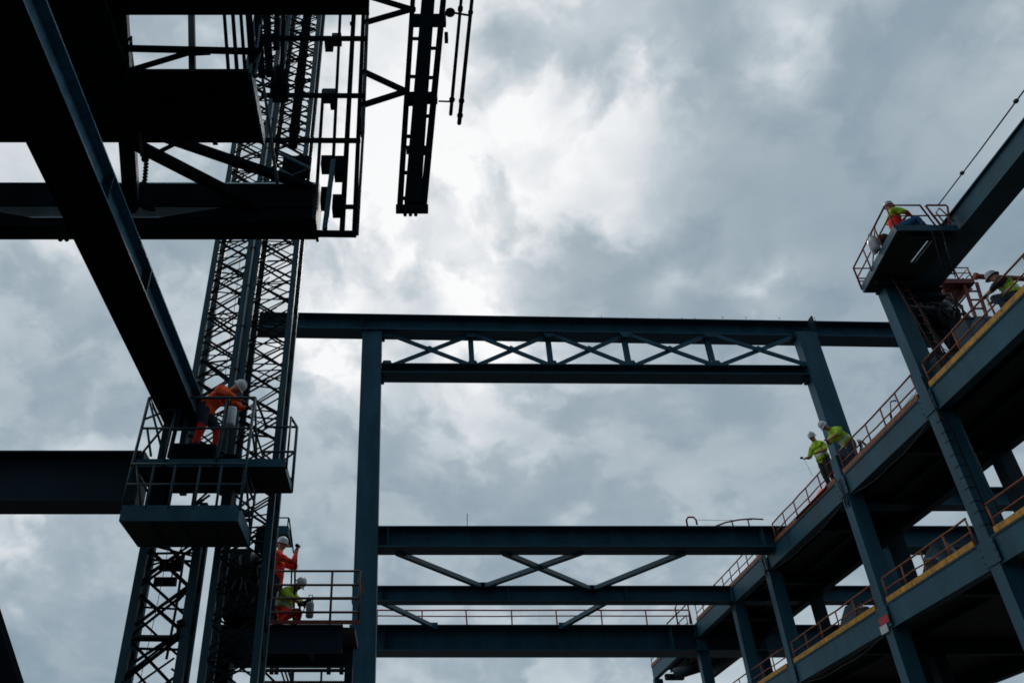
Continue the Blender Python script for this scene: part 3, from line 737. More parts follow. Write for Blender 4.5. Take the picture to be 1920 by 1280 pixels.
for k in range(7):
    p = [V((c0.x + random.uniform(.0, 1.0), YW - .15, c1.z - .1))]
    for j in range(4): p.append(p[-1] + V((random.uniform(-.12, .12), random.uniform(-.05, .05), -.28)))
    M().tube(p, .018, 5).build('hose', ROPE, t)
# small railed box platform by the red-jacketed worker
YQ = 18.75
a, b = at(498, 1000, Y=YQ), at(541, 985, Y=YQ)
t = thing('box_platform', (a.x, YQ, a.z), 'small boxed landing with a bent rail above the red-jacketed worker', 'platform')
M().box((a.x, YQ, a.z), (b.x, YQ + .9, b.z)).build('floor_box', STEEL, t)
M().tube([(a.x, YQ, b.z + .2), (b.x - .02, YQ, b.z + .2), (b.x, YQ, b.z + .18), (b.x + .03, YQ + 1.0, a.z - .1)], .018).build('rail', BRACE, t)
M().tube([(b.x - .02, YQ, b.z), (b.x - .02, YQ, b.z + .2)], .015).build('post', BRACE, t)
M().box((a.x - .25, YQ + .1, at(500, 1168, Y=YQ).z - .3), (a.x - .003, YQ + .35, b.z)).build('leg', BLACK, t)

# double-deck work platform on the left
wp = thing('double_deck_platform', (-3.6, 13.6, H(5.3)), 'double-deck steel work platform with caged rails where the orange-jacketed worker bends', 'platform')
XL, XM, XR2 = -4.76, -2.78, -2.12
ZD1, ZD2 = H(5.37), H(6.46)
def tray(x0, x1, y0, y1, z, h, n1, mat=STEEL):
    M().box((x0 + .03, y0 + .03, z + .015), (x1 - .03, y1 - .03, z + .06)).build(n1, DECK, wp)
    M().box((x0, y0, z), (x1, y0 + .028, z + h)).build('fascia', mat, wp)
    M().box((x0, y1 - .028, z), (x1, y1, z + h)).build('fascia', mat, wp)
    M().box((x0, y0 + .03, z), (x0 + .028, y1 - .03, z + h)).build('fascia', mat, wp)
    M().box((x1 - .028, y0 + .03, z), (x1, y1 - .03, z + h)).build('fascia', mat, wp)
    n = 4
    for i in range(1, n):
        x = x0 + (x1 - x0) * i / n
        M().box((x - .03, y0 + .032, z - .02), (x + .03, y1 - .032, z + .013)).build('joist', STEELD, wp)
tray(XL, XM, 13.0, 14.2, ZD1, .28, 'lower_deck')
tray(XL + .02, XR2, 13.2, 14.33, ZD2, .15, 'upper_deck')
def P_(x, y, z): return V((x, y, z))
zt1 = H(7.86)
rm = MAST
for (p, q, r_) in [
    ((XL + .02, 13.2, zt1), (XM, 13.2, zt1), .022), ((XL, 13.2, H(7.22)), (XM, 13.2, H(7.22)), .018),
    ((XL + .02, 13.2, zt1), (XL, 14.3, zt1), .02), ((XM, 13.2, zt1), (XM + .06, 14.3, zt1), .02),
    ((XM + .02, 14.28, H(7.84)), (XR2, 14.28, H(7.84)), .02), ((XM, 14.28, H(7.3)), (XR2, 14.28, H(7.3)), .02),
    ((XR2, 14.28, H(7.84)), (XR2 + .02, 13.3, H(7.5)), .02),
    ((XL, 13.02, H(6.42)), (XM, 13.02, H(6.42)), .02), ((XL, 13.02, H(6.04)), (XM, 13.02, H(6.04)), .016),
    ((XL + .3, 14.15, H(6.0)), (XM, 14.15, H(6.0)), .03), ((XL + .3, 14.15, H(5.86)), (XM, 14.15, H(5.86)), .03)]:
    M().tube([p, q], r_ * 1.3).build('rail', rm, wp)
for x in (XL, XM): M().tube([(x + (.02 if x == XL else 0), 13.2, zt1), (x, 13.1, ZD2), (x, 13.02, ZD1 + .2)], .03).build('post', rm, wp)
for x in (-4.35, -3.98, -3.55, -3.18): M().tube([(x, 13.02, ZD1 + .2), (x, 13.02, H(6.42))], .024).build('post', rm, wp)
for x in (-4.2, -3.35): M().bar((x, 13.26, ZD2 + .2), (x + .05, 13.3, zt1), .06).build('post', STEELD, wp)
M().tube([(XR2, 14.28, ZD2), (XR2, 14.28, H(7.84))], .03).build('post', rm, wp)
M().tube([(XR2 + .02, 13.3, ZD2), (XR2 + .02, 13.3, H(7.5))], .02).build('post', rm, wp)
for (p, q) in [((XL + .03, 13.2, zt1 - .05), (-4.3, 13.2, ZD2 + .25)), ((XL + .06, 13.2, ZD2 + .2), (-4.4, 13.2, H(7.2))), ((XL + .1, 13.2, H(7.2)), (-4.5, 13.2, ZD2 + .2)),
               ((XL, 13.2, H(7.4)), (-4.1, 13.25, H(7.75))), ((XM, 13.2, zt1), (XM + .06, 13.8, ZD2 + .2)), ((XM, 13.3, H(7.2)), (XM + .05, 14.1, ZD2 + .2)),
               ((XM + .03, 14.28, H(7.3)), (XR2, 14.28, ZD2 + .24)), ((XM + .03, 14.28, ZD2 + .24), (XR2, 14.28, H(7.3))),
               ((XM, 13.02, H(6.4)), (XM, 14.1, ZD1 + .3)), ((XM, 14.1, H(6.3)), (XM, 13.1, ZD1 + .3)), ((XL + .1, 13.02, H(6.4)), (-4.45, 13.02, ZD1 + .28)),
               ((XM, 14.15, ZD1), (XM, 14.2, ZD2 + .3)), ((-3.6, 14.15, ZD2), (-4.1, 14.15, H(5.9))), ((XL + .2, 14.15, ZD2), (XL + .4, 14.15, ZD1 + .2))]:
    M().tube([p, q], .022).build('brace', rm, wp)
M().box((-4.3, 13.75, ZD2 + .07), (-3.9, 14.1, ZD2 + .75)).build('control_box', BLACK, wp)
M().box((-3.4, 13.9, ZD2 + .07), (-3.15, 14.2, ZD2 + .6)).build('control_box', BLACK, wp)
M().box((-4.62, 13.7, ZD1 + .07), (-4.28, 14.1, ZD2 - .02)).build('control_box', BLACK, wp)
M().box((-3.3, 13.8, ZD1 + .07), (-3.12, 14.1, ZD2 - .02)).build('control_box', STEELD, wp)
M().box((-4.2, 13.9, ZD1 + .07), (-3.4, 14.1, ZD1 + .42)).build('control_box', BLACK, wp)
for (p, q) in [((-4.2, 13.2, zt1), (-4.25, 13.18, ZD2)), ((-3.3, 13.2, zt1), (-3.34, 13.18, ZD2)), ((XM - .02, 13.02, H(6.2)), (XM + .02, 14.15, H(6.2))), ((XM, 13.02, H(6.42)), (XM, 14.15, H(6.42))), ((XL, 13.02, H(6.42)), (XL, 14.15, H(6.42))),
               ((XL + .3, 14.15, ZD1 + .2), (XL + .3, 14.15, ZD2)), ((-3.9, 14.15, ZD1 + .2), (-3.9, 14.15, ZD2)), ((-3.1, 14.15, ZD1 + .2), (-3.2, 14.15, ZD2)), ((XM + .05, 13.2, H(7.22)), (XM + .05, 14.28, H(7.22)))]:
    M().tube([p, q], .022).build('rail', rm, wp)
# beam from the left to the platform
t = thing('left_beam', (-8, 14.0, H(6)), 'dark beam entering from the left edge into the double-deck platform', 'steel beam')
M().ib((-13, 14.1, H(6.08)), (-4.9, 14.1, H(6.08)), 1.0, .62, .03, .03).build('beam_body', STEELD, t)
M().box((-4.9, 13.85, H(6.0)), (-4.85, 14.35, H(7.1))).build('end_plate', STEELD, t)

# big girder above the left platform
gg = thing('overhead_girder', (-4.25, 8, H(7.7)), 'huge dark girder sloping across the upper left, its worn blue side lit', 'girder')
M().ib((-4.26, 1.2, H(7.7)), (-4.26, 13.95, H(7.7)), .52, .68, .03, .4).build('beam_body', BLUEG, gg)
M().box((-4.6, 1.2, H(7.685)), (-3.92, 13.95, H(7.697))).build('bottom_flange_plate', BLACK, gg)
M().box((-4.62, 13.955, H(7.6)), (-3.9, 14.0, H(8.3))).build('end_plate', STEELD, gg)
for y in (7.9, 9.9): M().box((-4.05, y, H(7.74)), (-3.925, y + .03, H(8.18))).build('stiffener', STEELD, gg)
t = thing('girder_hanger', (-4.25, 13.8, H(6.75)), 'dark steel post propping the end of the huge girder on the platform', 'post')
M().box((-4.5, 13.55, H(6.72)), (-4.4, 13.7, H(7.68))).build('shaft', STEELD, t)
M().box((-4.15, 13.55, H(6.72)), (-4.05, 13.7, H(7.68))).build('shaft', STEELD, t)

# ------------------------------------------------------------------ overhead hoist gantry (upper left)
hg2 = thing('hoist_gantry', (-4, 9, H(9.5)), 'black overhead hoist gantry of beams and decks filling the upper left', 'gantry')
YG = 10.2
zt = at(300, 342, Y=YG).z; zb = at(300, 410, Y=YG).z
xe = at(588, 400, Y=YG).x
M().ib((-9, YG + .25, zb), (xe, YG + .25, zb), zt - zb, .5, .04, .03).build('cross_beam', LITWEB, hg2)
gy = YG - .02
M().poly([at(240, 417, Y=gy), at(430, 387, Y=gy), at(586, 384, Y=gy), at(586, 411, Y=gy), at(240, 424, Y=gy)], (0, .03, 0)).build('haunch_plate', BLACK, hg2)
M().poly([at(-60, 388, Y=gy), at(108, 416, Y=gy), at(108, 424, Y=gy), at(-60, 424, Y=gy)], (0, .03, 0)).build('haunch_plate', BLACK, hg2)
M().poly([at(-400, 341, Y=gy - .03), at(586, 345, Y=gy - .03), at(586, 387, Y=gy - .03), at(-400, 384, Y=gy - .03)], (0, .03, 0)).build('flange_shade_plate', BLACK, hg2)  # black strip added for the shaded underside of the top flange
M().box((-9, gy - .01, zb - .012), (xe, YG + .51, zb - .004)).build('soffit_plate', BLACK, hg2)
M().box((xe + .003, YG - .02, zb - .03), (xe + .05, YG + .55, zt + .03)).build('end_plate', STEELD, hg2)
ZG = H(10.1)
M().box((-4.42, 7.75, ZG), (-2.29, 9.05, ZG + .1)).build('machine_deck', BLACK, hg2)
M().box((-4.42, 7.7, ZG - .01), (-2.29, 7.745, ZG + .07)).build('deck_edge', BLACK, hg2)
M().box((-2.286, 7.7, ZG - .02), (-2.25, 9.08, ZG + .2)).build('deck_edge', STEEL, hg2)
M().box((-9, 2.0, ZG + .006), (-4.43, 9.05, ZG + .1)).build('machine_deck', BLACK, hg2)
M().box((-4.43, 2.0, ZG + .008), (-4.06, 7.69, ZG + .098)).build('machine_deck', BLACK, hg2)
for x in (-3.7, -3.0): M().ib((x, 7.75, ZG - .11), (x, 9.0, ZG - .11), .108, .08, .01, .01).build('joist', BLACK, hg2)
M().bar((-4.3, 8.5, ZG - .06), (-2.35, 8.0, ZG - .06), .1, .08).build('deck_brace', BLACK, hg2)
zq = at(400, 30, Y=7.2).z
M().ib((-9, 6.85, zq), (at(690, 20, Y=6.9).x, 6.85, zq), .55, .68, .03, .03).build('cross_beam', BLACK, hg2)
a, b = at(222, 20, Y=7.25), at(247, 392, Y=10.15)
M().bar(a, b, .20, .3).build('inclined_strut', BLACK, hg2)
M().bar(a + V((.112, 0, .05)), b + V((.112, 0, .05)), .02, .16).build('strut_lit_edge', STEEL, hg2)  # thin blue strip paints a lit edge onto the black strut
for (u0, v0, Ya, u1, v1, Yb, w_, mt) in [(235, 232, 9.05, 585, 352, 10.2, .13, BLACK), (252, 270, 9.1, 490, 392, 10.2, .15, BLACK), (292, 288, 9.2, 332, 268, 9.3, .05, BLACK)]:
    M().bar(at(u0, v0, Y=Ya), at(u1, v1, Y=Yb), w_, w_).build('diagonal_strut', mt, hg2)
Yp = 7.85
M().bar(at(359, 20, Y=Yp), at(361, 142, Y=Yp), .095, .095).build('deck_post', STEELD, hg2)
for u, w_ in ((420, .05), (436, .055), (451, .05), (466, .1), (482, .1)):
    M().bar(at(u, 20, Y=Yp), at(u + 9, 142, Y=Yp), w_).build('deck_post', BLACK, hg2)
M().bar(at(232, 91, Y=Yp - .1), at(490, 97, Y=Yp - .1), .075, .075).build('deck_rail', BLACK, hg2)
M().tube([at(245, 132, Y=Yp - .05), at(358, 98, Y=Yp - .05)], .042, 10).build('deck_brace', BLACK, hg2)
M().tube([at(354, 102, Y=Yp - .1), at(394, 100, Y=Yp - .1)], .03, 8).build('turnbuckle', BLACK, hg2)
for (u0, v0, u1, v1, Y, w_, mt) in [(488, 48, 480, 120, 7.8, .035, STEEL), (488, 48, 504, 130, 7.8, .03, BLACK), (488, 100, 478, 142, 7.75, .03, STEEL), (490, 130, 520, 345, 9.4, .05, STEELD),
                               (500, 20, 505, 140, 8.6, .12, BLACK), (520, 20, 518, 90, 8.8, .09, BLACK), (532, 25, 528, 150, 9, .06, BLACK)]:
    M().bar(at(u0, v0, Y=Y), at(u1, v1, Y=Y), w_).build('hanger', mt, hg2)
M().box(at(506, 158, Y=9.2), at(538, 132, Y=9.2) + V((0, .4, 0))).build('motor', BLACK, hg2)
M().tube([at(522, 165, Y=9.1), at(522, 130, Y=9.1)], .08, 10).build('motor', BLACK, hg2)
t = thing('hoist_carriage', at(550, 330, Y=YM - .3), 'dark braced hoist carriage in the right mast just above the cross beam', 'carriage')
Yc = YM - .35
M().box(at(528, 318, Y=Yc), at(580, 292, Y=Yc) + V((0, .3, 0))).build('housing', BLACK, t)
M().box(at(528, 352, Y=Yc), at(566, 330, Y=Yc) + V((0, .3, 0))).build('housing', BLACK, t)
M().bar(at(524, 288, Y=Yc - .05), at(580, 315, Y=Yc - .05), .06).build('brace', STEEL, t)
M().bar(at(524, 318, Y=Yc - .05), at(575, 345, Y=Yc - .05), .05).build('brace', STEEL, t)
M().bar(at(575, 318, Y=Yc - .05), at(540, 332, Y=Yc - .05), .04).build('brace', STEELD, t)
# chain hoist
t = thing('chain_hoist', at(268, 390, Y=8.8), 'dark chain hoist with hook dangling beside the inclined strut', 'chain hoist')
Yk = 8.8
M().tube([at(236, 25, Y=Yk), at(258, 200, Y=Yk), at(266, 292, Y=Yk)], .03, 6).build('rope', ROPE, t)
M().ball(at(272, 299, Y=Yk), .06, .06, .05).build('block', BLACK, t)
for k in range(9):
    c = at(274 - k * .5, 308 + k * 6, Y=Yk); a_ = .035
    M().tube([c + V((a_ * .7 * math.cos(q), a_ * .7 * math.sin(q) * (k % 2), a_ * 1.3 * math.sin(q))) + V((0, a_ * .6 * math.sin(q) * ((k + 1) % 2), 0)) for q in [i * .7 for i in range(10)]], .016, 5).build('chain_link', BLACK, t)
M().tube([at(268, 345, Y=Yk), at(266, 385, Y=Yk)], .055, 8).build('spring', BLACK, t)
M().tube([at(262, 382, Y=Yk), at(270, 390, Y=Yk), at(284, 392, Y=Yk), at(290, 393, Y=Yk)], .03, 8).build('hook', BLACK, t)
t = thing('roller_bracket', at(118, 450, Y=9.2), 'small twin roller bracket peeping from under the huge girder', 'rollers')
M().bar(at(112, 418, Y=9.2), at(120, 445, Y=9.2), .09).build('arm', BLACK, t)
for u in (113, 125): M().ball(at(u, 449, Y=9.2), .035).build('roller', BLACK, t)
t = thing('hose_tangle', at(228, 130, Y=7.6), 'looping dark hoses and clamps near the top of the inclined strut', 'hoses')
for pts in (((226, 25), (222, 60), (232, 90), (224, 125)), ((236, 60), (226, 80), (238, 100)), ((228, 108), (238, 118), (238, 135), (232, 165)), ((238, 78), (246, 70), (246, 84), (240, 88))):
    M().tube([at(u, v, Y=7.6) for u, v in pts], .022, 6).build('hose', BLACK, t)

# hanging frame right of the gantry
YF = 10.3
fr = thing('pipe_gantry', at(640, 440, Y=YF), 'black hanging tubular frame with clamped boxes at right end of the gantry', 'frame')
def vb(u0, v0, u1, v1, w_, name='upright', mat=BLACK, Y=YF, d=None): M().bar(at(u0, v0, Y=Y), at(u1, v1, Y=Y), w_, d or w_, up=(0, 1, 0)).build(name, mat, fr)
vb(642, -60, 625, 300, .055); vb(668, -60, 641, 440, .085); vb(685, -60, 664, 442, .075); vb(692, -60, 680, 250, .07, mat=STEELD); vb(682, 230, 670, 440, .05, mat=STEELD)
vb(606, 170, 589, 432, .055, Y=YF + .02)
for (u0, u1, v, w_) in ((490, 688, 72, .075), (490, 686, 179, .07), (492, 676, 263, .07), (590, 668, 438, .085)):
    M().bar(at(u0, v, Y=YF - .09), at(u1, v + 1, Y=YF - .09), w_, w_).build('crossbar', BLACK, fr)
M().bar(at(640, 388, Y=YF - .08), at(668, 388, Y=YF - .08), .06).build('crossbar', BLACK, fr)
vb(625, 300, 609, 430, .085, 'clamp_bar', STEEL, YF - .1, .05)
for (u0, v0, u1, v1, mt) in ((601, 308, 628, 291, BLACK), (626, 323, 645, 292, BLACK), (600, 377, 614, 350, BLACK), (622, 390, 640, 364, BLACK), (622, 68, 640, 62, STEELD), (608, 78, 624, 68, BLACK), (604, 175, 630, 166, STEELD), (618, 187, 626, 174, BLACK)):
    M().box(at(u0, v0, Y=YF - .02), at(u1, v1, Y=YF - .02) + V((0, .25, 0))).build('clamp_box', mt, fr)
M().ball(at(661, 45, Y=YF - .1), .06, .06, .05).build('joint', BLACK, fr)
for (u, v) in ((676, 252), (679, 222)): M().box(at(u, v, Y=YF), at(u + 5, v - 6, Y=YF) + V((0, .08, 0))).build('lug', BLACK, fr)

# leader rail hanging right
lr = thing('pile_leader', at(775, 385, Y=YF), 'long black leader with twin side rails hanging against the bright cloud', 'leader')
def lb(u0, v0, u1, v1, w_, d, name, mat=BLACK, Y=YF): M().bar(at(u0, v0, Y=Y), at(u1, v1, Y=Y), w_, d, up=(0, 1, 0)).build(name, mat, lr)
lb(779, -80, 750, 384, .10, .1, 'side_rail'); lb(839, -80, 794, 384, .12, .1, 'side_rail')
lb(809, -80, 773, 388, .27, .24, 'spine')
for (u0, v0, u1) in ((788, 73, 0), (783, 144, 0), (777, 196, 0), (773, 256, 0), (768, 324, 0), (764, 372, 0)):
    M().bar(at(u0 - 14, v0, Y=YF), at(u0 + 4, v0, Y=YF), .05).build('crossbar', BLACK, lr)
for (u0, v0) in ((816, 91), (812, 146), (806, 218), (800, 288), (794, 343), (790, 374)):
    M().bar(at(u0 - 8, v0, Y=YF), at(u0 + 7, v0, Y=YF), .05).build('crossbar', BLACK, lr)
for (u0, v0, u1, v1) in ((772, 44, 836, 26), (760, 188, 820, 172), (762, 282, 800, 273)):
    M().box(at(u0, v0, Y=YF - .06), at(u1, v1, Y=YF - .06) + V((0, .1, 0))).build('clamp', BLACK, lr)
M().box(at(742, 391, Y=YF - .08), at(803, 383, Y=YF - .08) + V((0, .13, 0))).build('base_plate', BLACK, lr)
for u in (760, 770, 780): M().tube([at(u, 388, Y=YF - .06), at(u - .5, 404, Y=YF - .06)], .03, 8).build('prong', BLACK, lr)
M().ball(at(844, 24, Y=YF), .11, .1, .09).build('swivel', BLACK, lr); M().box(at(834, 74, Y=YF), at(840, 60, Y=YF) + V((0, .1, 0))).build('lug', BLACK, lr)
M().tube([at(848, 24, Y=YF), at(884, 30, Y=YF)], .025, 6).build('rod_holder', BLACK, lr)
M().tube([at(822, 190, Y=YF), at(850, 191, Y=YF)], .018, 6).build('rod_holder', BLACK, lr)
for (u0, v0, u1, v1) in ((686, -8, 778, 20), (684, 43, 778, 16), (680, 134, 764, 173), (678, 198, 766, 170)):
    M().bar(at(u0, v0, Y=YF), at(u1, v1, Y=YF), .085).build('arm', BLACK, lr)
for k, (u0, v0, u1, v1, lab) in enumerate(((872, -80, 845, 215, 'shorter of the two thin black rods hanging beside the leader'), (893, -80, 861, 232, 'longer of the two thin black rods, rightmost of the hanging steelwork'))):
    t = thing('hanging_rod', at(u1, v1, Y=YF), lab, 'rod', 'thin rods hanging beside the leader')
    M().tube([at(u0, v0, Y=YF), at(u1, v1, Y=YF)], .034 + .006 * k, 10).build('shaft', BLACK, t)
    a, b = at(u0, v0, Y=YF), at(u1, v1, Y=YF)
    for f_ in (.37, .915 if not k else .88, .955 if k else .36):
        c = a.lerp(b, f_); M().tube([c, c + (b - a).normalized() * .05], .055, 10).build('collar', BLACK, t)

# corner strut bottom left
t = thing('corner_strut', at(0, 1180, Y=12), 'dark strut cutting across the bottom left corner', 'strut')
M().bar(at(-45, 1075, Y=12), at(40, 1345, Y=12), .30, .25).build('strut_bar', BLACK, t)

# ------------------------------------------------------------------ rear platform with the red workers
YB = 17.5; ZB = at(580, 1168, Y=YB).z
bp_ = thing('rear_platform', (-1.9, 18.2, ZB), 'dark beam-edged platform carrying the red-clad workers', 'platform')
xa, xb = at(395, 1195, Y=YB).x, at(655, 1195, Y=YB).x
zf = at(580, 1220, Y=YB).z
M().ib((xa, YB + .1, zf), (LX1 - .35, YB + .1, zf), ZB - zf - .02, .2, .03, .03).build('edge_beam', STEELD, bp_)
M().box((xa, YB + .21, ZB - .14), (xb + .1, 19.0, ZB - .02)).build('deck', DECK, bp_)
M().ib((xa, 18.9, zf + .02), (xb, 18.9, zf + .02), ZB - zf - .17, .2, .03, .02).build('edge_beam', STEELD, bp_)
for x in (xa + .1, -2.0): M().bar((x, YB + .25, zf + .2), (x, 18.7, zf + .2), .1, .2).build('joist', STEELD, bp_)
M().box((xb - .15, 18.6, 0), (xb + .02, 18.78, zf)).build('leg', STEELD, bp_)
M().box((xa - .02, YB + .02, 0), (xa + .3, YB + .3, zf - .004)).build('leg', STEELD, bp_)
tr = paint('rusty_rail', (.06, .022, .018), .6, .35, 6, rust=.3, rustcol=(.10, .03, .012))
t = thing('rusty_guardrail', at(580, 1168, Y=YB), 'rusty four-bar guardrail in front of the red-clad workers, by the portal column', 'guardrail')
ra, rb_ = at(502, 1166, Y=YB).x, at(672, 1166, Y=YB).x
zs = [at(590, v, Y=YB).z for v in (1070, 1096, 1121, 1147)]
for z in zs: M().tube([(ra - .02, YB, z), (rb_, YB, z)], .026).build('rail', tr, t)
for x in (ra, (ra + rb_) / 2 + .35, rb_): M().tube([(x, YB, ZB - .02), (x, YB, zs[0])], .026).build('post', tr, t)
M().tube([(rb_, YB, zs[0]), (rb_, YB + 1.4, zs[0])], .024).build('rail', tr, t)
M().box((ra - .05, YB - .03, ZB - .02), (rb_ + .03, YB - .005, ZB + .06)).build('toe_board', REDP, t)
t = thing('lower_pipe_rail', at(570, 1256, Y=20), 'thin dark pipe rail with hoses below the rear platform', 'pipe rail')
for v, r_ in ((1256, .04), (1278, .03)): M().tube([at(486, v, Y=20), at(652, v, Y=20)], r_, 8).build('rail', BRACE, t)
for u in (548, 603): M().tube([at(u, 1254, Y=20), at(u - 3, 1330, Y=20)], .05 if u < 600 else .025, 8).build('post', BRACE, t)
for u in (509, 518, 616, 640): M().box(at(u - 4, 1262, Y=20), at(u + 4, 1250, Y=20) + V((0, .1, 0))).build('clamp', BRACE, t)
for u in (527, 534, 540): M().tube([at(u, 1256, Y=20), at(u + 6, 1275, Y=20), at(u + random.uniform(-8, 8), 1320, Y=20)], .022, 6).build('hose', ROPE, t)
M().bar(at(487, 1250, Y=20), at(530, 1292, Y=20), .05).build('brace', BRACE, t)
for k, (u, v, Y, h_, r_, mt, lab) in enumerate(((515, 1121, 17.75, .36, .085, WHITE, 'white canister hung beside the red-jacketed worker\'s knees'), (581, 1142, 17.7, .34, .085, GREYP, 'grey canister hanging from the rail right of the crouching worker'), (433, 780, 13.55, .40, .1, WHITE, 'pale grey canister hung from the bending worker\'s hands'))):
    c = at(u, v, Y=Y); t = thing('canister', c - V((0, 0, h_ / 2)), lab, 'canister', 'canisters beside the workers')
    lathe(M(), c - V((0, 0, h_ / 2)), [(r_ * .8, 0), (r_, .03), (r_, h_ - .06), (r_ * .8, h_ - .02), (r_ * .35, h_)], 16).build('vessel', mt, t)
    M().tube([c + V((0, 0, h_ / 2)), c + V((0, 0, h_ / 2 + .05))], r_ * .3, 8).build('cap', BRACE, t)
    M().tube([c + V((-r_ * .6, 0, h_ / 2 - .02)), c + V((-r_ * .4, 0, h_ / 2 + .14)), c + V((r_ * .4, 0, h_ / 2 + .14)), c + V((r_ * .6, 0, h_ / 2 - .02))], .012, 6).build('handle', BRACE, t)
t = thing('pole', at(552, 1160, Y=17.7), 'curved dark pole the red-jacketed worker grips at its top', 'pole')
M().tube([at(557, 1022, Y=17.7), at(556, 1045, Y=17.7), at(553, 1070, Y=17.7), at(553, 1090, Y=17.7), at(550, 1166, Y=17.7)], .022, 8).build('shaft', BRACE, t)
M().tube([at(553, 1062, Y=17.7), at(547, 1064, Y=17.7), at(546, 1098, Y=17.7)], .018, 6).build('branch', BRACE, t)
M().ball(at(557, 1022, Y=17.7), .05, .05, .04, 8, 6).build('knob', BRACE, t)
t = thing('hose_stand', at(560, 1165, Y=17.8), 'short dark stand and hose before the crouching worker\'s hands', 'stand')
M().tube([at(562, 1166, Y=17.8), at(562, 1130, Y=17.8)], .025, 6).build('leg', BRACE, t)
M().box(at(557, 1132, Y=17.75), at(569, 1126, Y=17.75) + V((0, .15, 0))).build('head', BRACE, t)
M().tube([at(570, 1129, Y=17.8), at(585, 1121, Y=17.8), at(660, 1121, Y=17.8)], .035, 8).build('boom', BRACE, t)
M().tube([at(568, 1130, Y=17.75), at(571, 1140, Y=17.75), at(566, 1150, Y=17.75)], .012, 6).build('hose', ROPE, t)
t = thing('sack', (12.05, 16.55, P3Z + .2), 'grey sack hung on the left rail of the column-top platform', 'sack')
c = at(1638, 458, X=12.06); m = M()
prof = [(.05, .34), (.075, .3), (.05, .25), (.13, .18), (.17, .02), (.17, -.14), (.13, -.24), (.04, -.27)]
lathe(m, c, prof, 14)
for i, p in enumerate(m.v): p.x = c.x + (p.x - c.x) * .55 + .02 * math.sin(i * 1.7); p.y = c.y + (p.y - c.y) + .02 * math.cos(i * 2.3)
m.build('bag', GREYP, t)
t = thing('brown_bundle', at(1656, 450, X=12.25), 'round brown bundle on the platform deck beside the grey sack', 'bundle')
c = at(1656, 449, X=12.3); m = M(); m.ball(c, .13, .18, .14)
for p in m.v: p += V((random.uniform(-.015, .015),) * 3)
m.build('bundle_body', paint('brown_canvas', (.06, .03, .024), .9, .3, 8), t)

